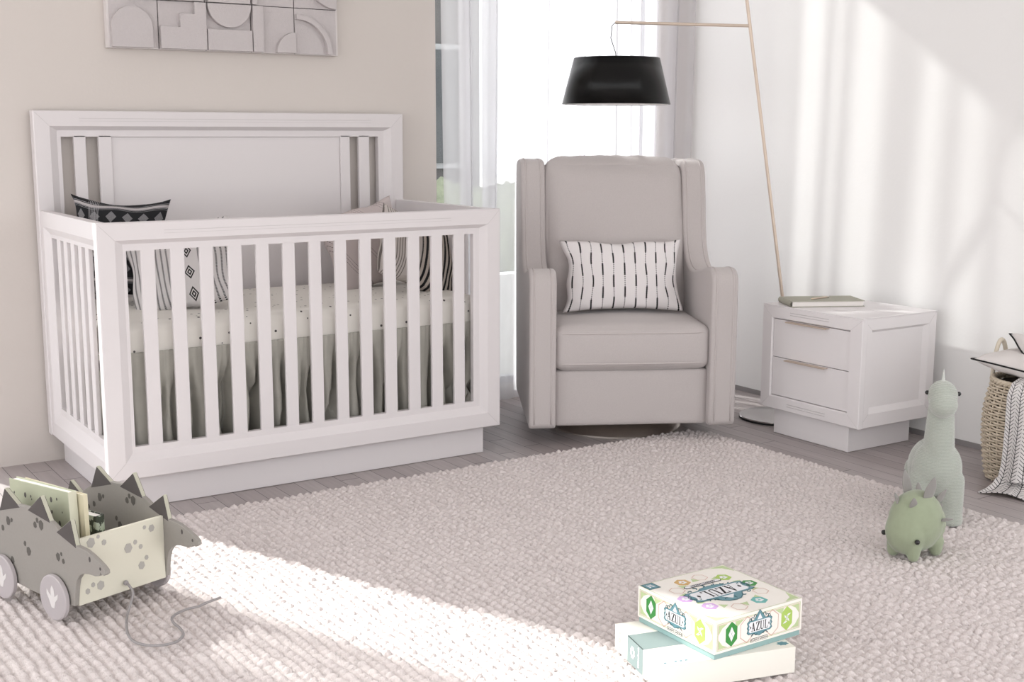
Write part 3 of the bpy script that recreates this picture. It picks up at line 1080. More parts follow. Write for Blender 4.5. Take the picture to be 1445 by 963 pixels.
# ================================================================== NIGHTSTAND
def make_nightstand():
    x0, x1, y0, y1, z0, z1 = 2.44, 2.84, -.749, -.256, .105, .506
    t = thing('nightstand', 'white two drawer nightstand with slim brass pulls against the right wall', 'nightstand', ((x0+x1)/2, (y0+y1)/2, 0))
    O = Vector(((x0+x1)/2, (y0+y1)/2, 0))
    fn = lambda a, b, d: Vector((d, a, b))-O
    # carcass core
    mb = MB()
    c = O
    mb.box(x0+.022-c.x, x1-c.x, y0+.012-c.y, y1-.012-c.y, z0+.003, z1-.003)
    mb.build('carcass', m_white_ns, t)
    # front frame (faces -x)
    mb = MB()
    a0, a1, b0, b1 = y0, y1, z0, z1-.004
    oa0, oa1, ob0, ob1 = -.690, -.308, .156, .455
    mb.rings([(a0+.002, b0+.002, a1-.002, b1-.002, x0), (oa0-.004, ob0-.004, oa1+.004, ob1+.004, x0), (oa0, ob0, oa1, ob1, x0+.006), (oa0, ob0, oa1, ob1, x0+.024), (a0, b0, a1, b1, x0+.024), (a0, b0, a1, b1, x0+.002)], fn)
    mb.m = 1
    for p, q in (((a0+.004, b0+.004), (oa0-.006, ob0-.006)), ((a1-.004, b0+.004), (oa1+.006, ob0-.006)), ((a0+.004, b1-.004), (oa0-.006, ob1+.006)), ((a1-.004, b1-.004), (oa1+.006, ob1+.006))):
        mb.tube([fn(p[0], p[1], x0+.0002), fn(q[0], q[1], x0+.0002)], .0006, 4)
    for zz in (.480, .128):
        for dz in (0, .009):
            mb.tube([fn(-.590, zz+dz-.0045, x0), fn(-.398, zz+dz-.0045, x0)], .0012, 6)
    mb.build('front_frame', [m_white_ns, m_white_line], t)
    mb = MB(); mb.box(x0+.019-c.x, x0+.024-c.x, oa0-c.y, oa1-c.y, ob0, ob1)
    mb.build('drawer_recess', m_gap, t)
    zm = .3065
    for (za, zb_) in ((ob0+.0025, zm-.0012), (zm+.0012, ob1-.0025)):
        mb = MB(); mb.box(x0+.007-c.x, x0+.021-c.x, oa0+.0012-c.y, oa1-.0012-c.y, za, zb_)
        d = mb.build('drawer', m_white_ns, t, bevel=.001)
        mb = MB()
        zh = zb_-.004
        mb.box(x0-.012-c.x, x0+.010-c.x, -.588-c.y, -.386-c.y, zh, zh+.0025)
        mb.box(x0-.014-c.x, x0-.010-c.x, -.588-c.y, -.386-c.y, zh-.002, zh+.0025)
        mb.build('drawer_pull', m_brass, d, bevel=.0006)
    # side panels with mitred recessed frame
    for s, yy in ((1, y0), (-1, y1)):
        g = lambda a, b, d: Vector((a, d, b))-O
        mb = MB()
        mb.rings([(x0+.0245, z0+.002, x1-.002, z1-.0042, yy), (x0+.050, z0+.050, x1-.040, z1-.044, yy), (x0+.060, z0+.072, x1-.064, z1-.054, yy+s*.012), (x0+.1, z0+.1, x1-.1, z1-.1, yy+s*.012),
                  (x0+.1, z0+.1, x1-.1, z1-.1, yy+s*.014), (x0+.0245, z0, x1, z1-.0042, yy+s*.014), (x0+.0245, z0, x1, z1-.0042, yy+s*.002)], g)
        mb.box(x0+.06-c.x, x1-.06-c.x, min(yy+s*.0118, yy+s*.016)-c.y, max(yy+s*.0118, yy+s*.016)-c.y, z0+.07, z1-.05)
        mb.m = 1
        for p, q in (((x0+.026, z0+.026), (x0+.050, z0+.050)), ((x0+.026, z1-.022), (x0+.05, z1-.044)), ((x1-.004, z1-.004), (x1-.04, z1-.044)), ((x1-.004, z0+.004), (x1-.04, z0+.05))):
            mb.tube([g(p[0], p[1], yy+s*.0002), g(q[0], q[1], yy+s*.0002)], .0006, 4)
        mb.build('side_panel', [m_white_ns, m_white_line], t)
    mb = MB(); mb.box(x0-c.x, x1-c.x, y0-c.y, y1-c.y, z1-.004, z1)
    mb.build('top', m_white_ns, t, bevel=.0015)
    mb = MB(); mb.box(x0+.035-c.x, x1-.03-c.x, -.676-c.y, -.300-c.y, .001, z0+.004)
    mb.build('plinth', m_white_ns, t, bevel=.0015)
    return t
make_nightstand()

# notebook and pencil
NB = Matrix.Translation((2.602, -.402, .506)) @ Matrix.Rotation(R_(-27), 4, 'Z')
m_note = mat('notebook_sage_cover', (.42, .41, .34), .7)
nbk = thing('notebook', 'sage covered notebook with white pages lying on the nightstand', 'notebook', (2.602, -.402, .506), R_(-27))
mb = MB(); mb.box(-.139, .137, -.071, .071, .0025, .0205); mb.build('page_block', m_page, nbk, bevel=.001)
mb = MB(); mb.box(-.142, .142, -.074, .074, .0005, .0025); mb.box(-.142, .142, -.074, .074, .0205, .0228)
mb.grid(lambda u, v: Vector((-.142+.284*u*0-.006*math.sin(PI*v), -.074+.148*u, .0005+.0223*v)), 2, 8)
mb.build('cover', m_note, nbk, bevel=.0006)
p = thing('pencil', 'short golden pencil lying on the sage notebook', 'pencil', (2.602, -.402, .5289+.003), R_(-27+32))
mb = MB(); mb.tube([(-.055, 0, 0.0005), (.030, 0, .0005)], .0034, 6); mb.build('shaft', m_brass, p)
mb = MB(); mb.tube([(-.055, 0, .0005), (-.068, 0, .0005)], [.0034, .0006], 6); mb.build('tip', m_wood_lt, p)
mb = MB(); mb.tube([(.030, 0, .0005), (.040, 0, .0005)], .0036, 10); mb.build('ferrule', m_steel, p)

# ================================================================== DINOSAUR CART
CA = R_(-71.3)
def cart_world(x, y, z):
    c, s = math.cos(CA), math.sin(CA)
    return Vector((c*x-s*y, s*x+c*y, z))
def make_cart():
    O = (.55, -.4375)
    t = thing('toy_cart', 'wooden dinosaur pull cart in taupe and cream with spotted sides on the rug', 'toy cart', cart_world(O[0], O[1], 0), CA)
    out = [(.335, .205), (.365, .226), (.400, .247), (.437, .259), (.480, .268), (.530, .270), (.565, .267), (.600, .259), (.630, .249), (.656, .236), (.682, .225), (.705, .217), (.735, .214), (.757, .212), (.778, .206), (.800, .198), (.820, .189),
           (.832, .181), (.833, .173), (.824, .167), (.815, .1665), (.812, .172), (.806, .162), (.790, .158), (.765, .157), (.745, .154), (.729, .146), (.716, .132), (.709, .112), (.704, .085), (.700, .064),
           (.60, .058), (.52, .060), (.46, .064), (.40, .060), (.345, .063), (.325, .080), (.31, .105), (.285, .122), (.235, .132), (.175, .133), (.150, .140), (.152, .147), (.20, .158), (.25, .170), (.30, .187)]
    out = [(a-O[0], b) for a, b in out]
    fn = lambda u, v, a: Vector((u, a, v))
    spikes = [[(.262, .165), (.300, .240), (.350, .210)], [(.393, .235), (.424, .299), (.492, .262)], [(.521, .262), (.582, .309), (.620, .248)], [(.640, .232), (.703, .274), (.722, .208)]]
    spots = [(.432, .218, .0105), (.448, .223, .005), (.578, .236, .0115), (.552, .232, .0075), (.562, .245, .006), (.516, .158, .0105), (.502, .175, .006), (.643, .172, .0095), (.664, .166, .006), (.657, .182, .0045), (.405, .195, .007), (.44, .12, .009), (.36, .17, .010), (.380, .183, .006)]
    ssp = [(.69, .150, .0)]
    def hexa(cx, cz, r, ph, k=6):
        return [(cx+r*math.cos(ph+2*PI*i/k)*(.8 if i % 2 else 1), cz+1.15*r*math.sin(ph+2*PI*i/k)) for i in range(k)]
    for s, ya, yb in ((-1, -.571, -.559), (1, -.316, -.304)):
        mb = MB(); mb.prism(out, fn, ya-O[1], yb-O[1])
        sp = mb.build('side_panel', m_cart, t, bevel=.0012)
        vis = ya if s < 0 else ya      # face seen is the lower-y face of each board
        for tri in spikes:
            tri = [(a-O[0], b) for a, b in tri]
            mb = MB(); mb.prism(tri, fn, ya+.001-O[1], yb-.001+.002*0-O[1])
            q = mb.build('spike', m_cartedge, sp, bevel=.001)
            cx = sum(a for a, b in tri)/3; cz = sum(b for a, b in tri)/3
            tr2 = [(cx+(a-cx)*.93, cz+(b-cz)*.93) for a, b in tri]
            mb = MB()
            mb.prism(tr2, fn, ya-.0006-O[1], ya+.002-O[1]); mb.prism(tr2, fn, yb-.002-O[1], yb+.0006-O[1])
            mb.build('painted_face', m_spike, q)if False else None
            mb2 = MB(); mb2.m = 0
            mb2.prism(tr2, fn, ya-.0006-O[1], yb+.0006-O[1])
            q2 = mb2.build('painted_spike', m_spike, sp)
        mb = MB()
        for i, (a, b, r) in enumerate(spots):
            if r: mb.prism(hexa(a-O[0], b, r, i*1.3, 6 if r > .008 else 7), fn, ya-.0005-O[1], yb+.0005-O[1])
        mb.build('painted_spots', m_spot, sp)
        mb = MB()
        mb.prism([(.772-O[0]+.0035*math.cos(a_), .194+.0065*math.sin(a_)) for a_ in np.linspace(0, 2*PI, 11)[:-1]], fn, ya-.0006-O[1], yb+.0006-O[1])
        mb.build('painted_eye', m_spike, sp)
        mb = MB()
        mb.prism([(.812-O[0]+.003*math.cos(a_), .1805+.004*math.sin(a_)) for a_ in np.linspace(0, 2*PI, 9)[:-1]], fn, ya-.0006-O[1], yb+.0006-O[1])
        mb.build('painted_nostril', m_spike, sp)
    # tray
    for nm, xa, xb, z1, mm in (('front_panel', .690, .700, .2205, m_cream), ('rear_panel', .335, .345, .19, m_cream)):
        mb = MB(); mb.box(xa-O[0], xb-O[0], -.5585-O[1], -.3165-O[1], .061, z1)
        fp = mb.build(nm, mm, t, bevel=.001)
        if nm == 'front_panel':
            f2 = lambda u, v, a: Vector((a-O[0], u-O[1], v))
            mb = MB()
            for i, (a, b, r) in enumerate([(-.352, .198, .009), (-.372, .205, .005), (-.42, .165, .012), (-.40, .175, .006), (-.385, .160, .006), (-.385, .112, .010), (-.37, .128, .006), (-.52, .205, .012), (-.50, .215, .005), (-.485, .197, .007), (-.50, .095, .011), (-.52, .102, .006), (-.535, .09, .007)]):
                mb.prism([(a+r*.95*math.cos(i+2*PI*k/6), b+1.1*r*math.sin(i+2*PI*k/6)) for k in range(6)], f2, .7003, .7008)
            mb.build('painted_spots', m_spotl, fp)
    mb = MB(); mb.box(.345-O[0], .690-O[0], -.5585-O[1], -.3165-O[1], .061, .068)
    mb.build('tray_floor', m_cream, t)
    # wheels
    for wx in (.632, .408):
        mb = MB()
        Mx = Matrix.Rotation(PI/2, 3, 'X')
        mb.tube([(wx-O[0], -.580-O[1], .073), (wx-O[0], -.295-O[1], .073)], .005, 10)
        mb.build('axle', m_wood_lt, t)
        for ya, yb in ((-.586, -.5735), (-.3015, -.289)):
            mb = MB()
            mb.lathe([(0, -(ya-O[1])), (.052, -(ya-O[1])), (.055, -(ya-O[1]+.002)), (.055, -(yb-O[1]-.002)), (.052, -(yb-O[1])), (0, -(yb-O[1]))], (wx-O[0], 0, .073), 48, Mx)
            w = mb.build('wheel', m_wheel, t, smooth=30)
            mb = MB()
            fp = [(-.004, -.024), (.007, -.024), (.013, -.006), (.022, .004), (.0235, .017), (.013, .008), (.010, .006), (.008, .026), (.001, .034), (-.004, .024), (-.005, .006), (-.012, .012), (-.020, .021), (-.021, .008), (-.013, -.004)]
            fp = [(a*1.05+wx-O[0], b*.95+.072) for a, b in fp]
            mb.prism(fp, fn, ya-.0007-O[1], ya+.001-O[1]); mb.prism(fp, fn, yb-.001-O[1], yb+.0007-O[1])
            mb.build('painted_footprint', m_foot, w)
    # pull cord: hangs from hole in front panel, trails over rug
    loc = lambda p: (Matrix.Rotation(-CA, 3, 'Z') @ (Vector(p)-cart_world(O[0], O[1], 0)))
    pts = [cart_world(.690, -.435, .083), cart_world(.708, -.435, .083), cart_world(.722, -.436, .078), cart_world(.735, -.437, .062)]
    trail = [(-.160, -.713), (-.172, -.790), (-.203, -.870), (-.228, -.950), (-.238, -1.005), (-.235, -1.045), (-.217, -1.075), (-.188, -1.092), (-.155, -1.088), (-.132, -1.060), (-.126, -1.020), (-.128, -.985), (-.123, -.952), (-.105, -.930), (-.075, -.915), (-.045, -.912), (-.02, -.90), (.02, -.885)]
    ctl = pts+[Vector((x, y, .028)) for x, y in trail[2:]]
    def cr(P, k=6):
        res = []
        for i in range(len(P)-1):
            p0 = P[max(i-1, 0)]; p1 = P[i]; p2 = P[i+1]; p3 = P[min(i+2, len(P)-1)]
            for j in range(k):
                s_ = j/k
                res.append(.5*((2*p1)+(p2-p0)*s_+(2*p0-5*p1+4*p2-p3)*s_**2+(-p0+3*p1-3*p2+p3)*s_**3))
        return res+[P[-1]]
    mb = MB(); mb.tube([loc(p) for p in cr([Vector(q) for q in ctl])], .0032, 8)
    mb.ball(loc(cart_world(.706, -.435, .083)), .0065, seg=12)
    mb.build('pull_cord', m_cord, t, smooth=180)
    return t
make_cart()

def book(label, x0, x1, yf, th, z0, z1, cm, sm, pm, tilt=0, spots=False, landscape=False):
    """book standing in the cart; cover faces the near side"""
    o = thing('book', label, 'book', cart_world((x0+x1)/2, yf+th/2, z0), CA)
    o.rotation_euler = (0, tilt, CA)
    w = (x1-x0)/2; h = z1-z0
    mb = MB(); mb.box(-w+.003, w-.004, -th/2+.0018, th/2-.0018, .002, h-.0035); mb.build('page_block', pm, o)
    mb = MB(); mb.box(-w, w, -th/2, -th/2+.0022, 0, h); mb.box(-w, w, th/2-.0022, th/2, 0, h)
    cv = mb.build('cover', cm, o, bevel=.0005)
    mb = MB()
    if landscape:
        k = 8
        poly = [(w+.006*math.cos(-PI/2+PI*i/k), (th/2)*math.sin(-PI/2+PI*i/k)) for i in range(k+1)]
        mb.prism(poly, lambda u, v, a: Vector((u, v, a)), 0, h)
    else:
        mb.box(w-.0005, w+.002, -th/2, th/2, 0, h)
    mb.build('spine', sm, o, bevel=.0005)
    if spots:
        mb = MB()
        for a, b, r in ((-.11, .20, .003), (-.06, .20, .006), (-.035, .20, .003), (-.032, .193, .002), (-.05, .17, .004), (.055, .205, .006), (.08, .21, .003), (.055, .175, .004), (.085, .15, .006), (.02, .19, .003), (-.02, .14, .004), (-.085, .15, .004), (.10, .18, .002)):
            mb.prism([(a+r*.8*math.cos(2*PI*k/7), b+r*1.2*math.sin(2*PI*k/7)) for k in range(7)], lambda u, v, a_: Vector((u, a_, v)), -th/2-.0005, -th/2+.001)
        mb.build('cover_spots', m_spot, cv)
    return o
book('sage green spotted picture book standing tallest in the dinosaur cart', .352, .612, -.512, .022, .0685, .302, m_bookc, m_bookspine, m_page, R_(-2.2), True)
book('straw coloured thin book right behind the spotted book in the cart', .360, .628, -.486, .012, .0685, .296, m_booky, m_booky, m_page, R_(-1.2))
m_photo = mat('dark_green_photo_cover', (.2, .22, .17), .4)
n = NT(m_photo)
x, y, z, vec = n.uv('Object')
nn_ = n.noise(vec, 45, 5)
n.col(n.mix(n.math('GREATER_THAN', nn_, .52), (.05, .06, .045), n.mix(n.noise(vec, 18, 3), (.25, .36, .22), (.62, .62, .58))))
book('low book with dark green photo cover in the middle of the cart', .40, .588, -.432, .026, .0685, .222, m_photo, m_photo, m_page, R_(-1.5), landscape=True)

# ================================================================== PLUSH TOYS
def blob(name, mb, m, parent, vox=.005, smooth_it=6):
    o = mb.build(name, m, parent)
    r = o.modifiers.new('rm', 'REMESH'); r.mode = 'VOXEL'; r.voxel_size = vox; r.use_smooth_shade = True
    s = o.modifiers.new('sm', 'SMOOTH'); s.iterations = smooth_it; s.factor = .6
    return o
def limb(mb, a, b, ra, rb, k=8, seg=16):
    a = Vector(a); b = Vector(b)
    pts = [a+(b-a)*i/k for i in range(k+1)]
    rr = [ra+(rb-ra)*i/k for i in range(k+1)]
    mb.tube(pts, rr, seg)
    mb.ball(a, ra, seg=16); mb.ball(b, rb, seg=16)

def long_dino():
    # local: front = -y
    t = thing('plush_dinosaur', 'tall sage knitted plush dinosaur with a long neck standing on the rug edge', 'plush toy', (2.055, -1.385, RZ-.003), R_(-46))
    mb = MB()
    mb.ball((0, .03, .150), .078, .115, .090, 24)
    mb.ball((0, -.035, .165), .072, .060, .085, 24)
    mb.ball((0, .11, .13), .064, .07, .075, 20)
    # neck
    limb(mb, (0, -.045, .20), (0, -.060, .37), .047, .036, 8, 20)
    # head
    mb.ball((0, -.070, .388), .043, .048, .047, 24)
    mb.ball((0, -.098, .368), .041, .042, .038, 24)
    # legs
    for sx in (-1, 1):
        limb(mb, (sx*.042, -.045, .13), (sx*.046, -.050, .033), .038, .032)
        limb(mb, (sx*.042, .115, .12), (sx*.046, .120, .033), .038, .032)
        mb.lathe([(0, .0), (.030, .0), (.034, .008), (.032, .03), (0, .03)], (sx*.046, -.052, .0), 20)
        mb.lathe([(0, .0), (.030, .0), (.034, .008), (.032, .03), (0, .03)], (sx*.046, .120, .0), 20)
    # tail
    limb(mb, (0, .16, .12), (0, .27, .05), .045, .016)
    b = blob('body', mb, m_long, t, .0045, 5)
    for sx in (-1, 1):
        e = MB(); e.ball((sx*.0435, -.072, .397), .0065, seg=14); e.build('eye', m_eye, t, smooth=180)
    # spikes on crown, neck and back
    for (y, z, s, tl) in ((-.058, .428, 1.0, 0), (-.012, .37, .8, .9), (-.004, .30, .9, 1.1), (.05, .235, 1.0, .5), (.11, .215, .9, .1)):
        q = MB()
        M = Matrix.Rotation(-tl, 3, 'X')
        c = Vector((0, y, z))
        k = 10
        for i in range(2):
            pass
        def sf(u, v, c=c, M=M, s=s):
            a = 2*PI*u; r = (1-v)**.75
            return c+M @ Vector((.006*math.cos(a)*r*s, .016*math.sin(a)*r*s, (-.006+.046*v)*s))
        q.grid(sf, 16, 8); q.build('spike', m_spk2, t, smooth=180)
    # mouth line seam
    return t
long_dino()

def small_dino():
    t = thing('plush_dinosaur', 'small round green plush dinosaur with grey felt spikes sitting on the rug', 'plush toy', (1.738, -1.575, RZ-.004), R_(-86))
    # local front = -y
    mb = MB()
    mb.ball((0, .0, .098), .068, .084, .086, 28)
    mb.ball((0, -.040, .078), .057, .056, .066, 24)
    mb.ball((0, .045, .085), .054, .055, .062, 24)
    for sx in (-1, 1):
        limb(mb, (sx*.030, -.048, .040), (sx*.032, -.050, .016), .022, .017, 5, 14)
        limb(mb, (sx*.034, .045, .040), (sx*.036, .045, .016), .024, .018, 5, 14)
    limb(mb, (0, .08, .07), (0, .115, .05), .026, .010, 5, 14)
    b = blob('body', mb, m_small, t, .004, 8)
    for sx in (-1, 1):
        e = MB(); e.ball((sx*.0530, -.066, .064), .0072, seg=14); e.build('eye', m_eye, t, smooth=180)
    # seam down the forehead
    q = MB(); pts = []
    for i in range(14):
        a = R_(100-14*i*.95)
        pts.append(Vector((0, -.0005-.094*math.cos(a)*1.0, .094+.0775*math.sin(a))))
    q.tube(pts[:9], .0012, 6)
    # felt spikes, paired
    def felt(c, rx, hgt, rz, tilt, roll):
        k = MB()
        M = Matrix.Rotation(rz, 3, 'Z') @ Matrix.Rotation(roll, 3, 'Y') @ Matrix.Rotation(tilt, 3, 'X')
        def sf(u, v):
            a = 2*PI*u
            r = math.sin(PI*min(1, .18+.82*v))**.8 if v < .999 else 0
            return Vector(c)+M @ Vector((.0045*math.cos(a)*r, rx*math.sin(a)*r, hgt*v-.006))
        k.grid(sf, 16, 10)
        return k.build('spike', m_spk, t, smooth=180)
    for sx in (-1, 1):
        felt((sx*.022, -.048, .148), .012, .042, -.3*sx, .25, .35*sx)
        felt((sx*.030, .002, .166), .022, .074, -.1*sx, -.05, .26*sx)
        felt((sx*.026, .050, .145), .016, .054, -.1*sx, -.4, .4*sx)
        felt((sx*.062, .030, .110), .014, .036, 0, -.3, 1.3*sx)
    felt((0, .094, .105), .012, .038, 0, -.9, 0)
    return t
small_dino()

# ================================================================== BOXES ON THE RUG
LET = {
 'A': [[(0, 0), (.20, 0), (.20, .05), (0, .05)], [(.07, .04), (.11, .04), (.33, 1), (.26, 1)], [(.42, .04), (.58, .04), (.36, 1.0), (.24, 1.0)], [(.17, .34), (.45, .34), (.45, .40), (.17, .40)], [(.38, 0), (.66, 0), (.66, .05), (.38, .05)]],
 'Z': [[(0, .93), (.58, .93), (.58, 1), (0, 1)], [(0, .74), (.05, .74), (.07, .95), (0, .95)], [(.40, .95), (.58, .95), (.18, .05), (.0, .05)], [(0, 0), (.58, 0), (.58, .07), (0, .07)], [(.53, .05), (.58, .05), (.58, .27), (.55, .27)]],
 'U': [[(-.03, .95), (.22, .95), (.22, 1), (-.03, 1)], [(.03, .22), (.16, .22), (.16, .97), (.03, .97)], [(.40, .95), (.60, .95), (.60, 1), (.40, 1)], [(.47, .22), (.53, .22), (.53, .97), (.47, .97)], [(.03, .23), (.16, .23), (.20, .10), (.30, .06), (.42, .10), (.47, .23), (.53, .23), (.48, .06), (.36, -.01), (.20, -.01), (.08, .06)]],
 'L': [[(0, .95), (.26, .95), (.26, 1), (0, 1)], [(.06, .04), (.19, .04), (.19, .97), (.06, .97)], [(0, 0), (.52, 0), (.52, .06), (0, .06)], [(.47, .05), (.52, .05), (.52, .27), (.49, .27)]],
}
def azul_polys(cx, cz, hgt, gap=.11, wsc=.92):
    polys = []; x = 0
    for ch in 'AZUL':
        for p in LET[ch]:
            polys.append([(x+a*wsc, b) for a, b in p])
        x += (.66 if ch == 'A' else .58)*wsc+gap
    w = x-gap
    return [[(cx+(a-w/2)*hgt, cz+(b-.5)*hgt) for a, b in p] for p in polys], w*hgt
def text_mesh(name, txt, size, m, parent, M, space=1.0):
    cu = bpy.data.curves.new(name, 'FONT')
    cu.body = txt; cu.size = size; cu.align_x = 'CENTER'; cu.align_y = 'CENTER'; cu.space_character = space
    cu.extrude = .0002
    to = bpy.data.objects.new(name+'_tmp', cu)
    COL.objects.link(to)
    bpy.context.view_layer.update()
    me = bpy.data.meshes.new_from_object(to.evaluated_get(bpy.context.evaluated_depsgraph_get()))
    bpy.data.objects.remove(to)
    me.materials.clear(); me.materials.append(m)
    o = bpy.data.objects.new(name, me)
    COL.objects.link(o); o.parent = parent; o.matrix_local = M
    return o
def hexp(cx, cz, rx, rz, flat=False):
    a0 = 0 if flat else PI/2
    return [(cx+rx*math.cos(a0+PI*i/3), cz+rz*math.sin(a0+PI*i/3)) for i in range(6)]
def ringp(mb, poly, fn, d0, d1, w):
    cx = sum(a for a, b in poly)/len(poly); cz = sum(b for a, b in poly)/len(poly)
    sc = 1-w
    inn = [(cx+(a-cx)*sc, cz+(b-cz)*sc) for a, b in poly]
    k = len(poly)
    V = [fn(a, b, d1) for a, b in poly]+[fn(a, b, d1) for a, b in inn]
    mb.add(V, [(i, (i+1) % k, (i+1) % k+k, i+k) for i in range(k)])

def plaque(parent, fn, cx, cz, s, upper=True):
    """title sign: white plate with teal scrolled border, finial, lettering"""
    P = [(-1, -.30), (-.93, -.12), (-1.0, 0), (-.93, .12), (-1, .30), (-.86, .42), (-.45, .42), (-.30, .62), (-.12, .84), (0, .98), (.12, .84), (.30, .62), (.45, .42), (.86, .42), (1, .30), (.93, .12), (1.0, 0), (.93, -.12), (1, -.30), (.86, -.42), (.40, -.42), (.22, -.54), (0, -.62), (-.22, -.54), (-.40, -.42), (-.86, -.42)]
    T = lambda pl, k=1.0: [(cx+a*s*k, cz+b*s*k) for a, b in pl]
    mb = MB(); mb.prism(T(P, 1.08), fn, 0, .0003); a = mb.build('plaque_border', m_teald, parent)
    mb = MB(); mb.prism(T(P, 1.03), fn, 0, .00045); mb.build('plaque_edge', m_tealm, parent)
    inner = [(-.93, -.24), (-.86, -.10), (-.92, 0), (-.86, .10), (-.93, .24), (-.80, .35), (.80, .35), (.93, .24), (.86, .10), (.92, 0), (.86, -.10), (.93, -.24), (.80, -.35), (-.80, -.35)]
    mb = MB(); mb.prism(T(inner), fn, 0, .0007); mb.prism(T([(-.22, .42), (0, .80), (.22, .42)]), fn, 0, .0006)
    mb.build('plaque_face', m_plq, parent)
    polys, w = azul_polys(cx, cz, s*.56)
    mb = MB()
    for p in polys: mb.prism(p, fn, .0006, .0010)
    for sx in (-1, 1):
        x = cx+sx*s*.78
        mb.prism([(x-.05*s, cz), (x, cz+.10*s), (x+.05*s, cz), (x, cz-.10*s)], fn, .0006, .0010)
    mb.build('title_lettering', m_ink, parent)
    # curling tendrils
    mb = MB()
    for sx in (-1, 1):
        for (bx, bz, r, st) in ((.62, .52, .12, 0), (.40, .70, .10, .5), (.80, .50, .09, 1)):
            pts = [Vector(fn(cx+sx*s*(bx+r*math.cos(st+a)*1.0), cz+s*(bz+r*math.sin(st+a)), .0006)) for a in np.linspace(-1.2, 3.0, 10)]
            mb.tube(pts, s*.022, 5)
        pts = [Vector(fn(cx+sx*s*(.2+.5*a), cz-s*(.50+.06*math.sin(8*a)), .0006)) for a in np.linspace(0, 1, 10)]
        mb.tube(pts, s*.03, 5)
    mb.build('scroll_ornament', m_teald, parent)

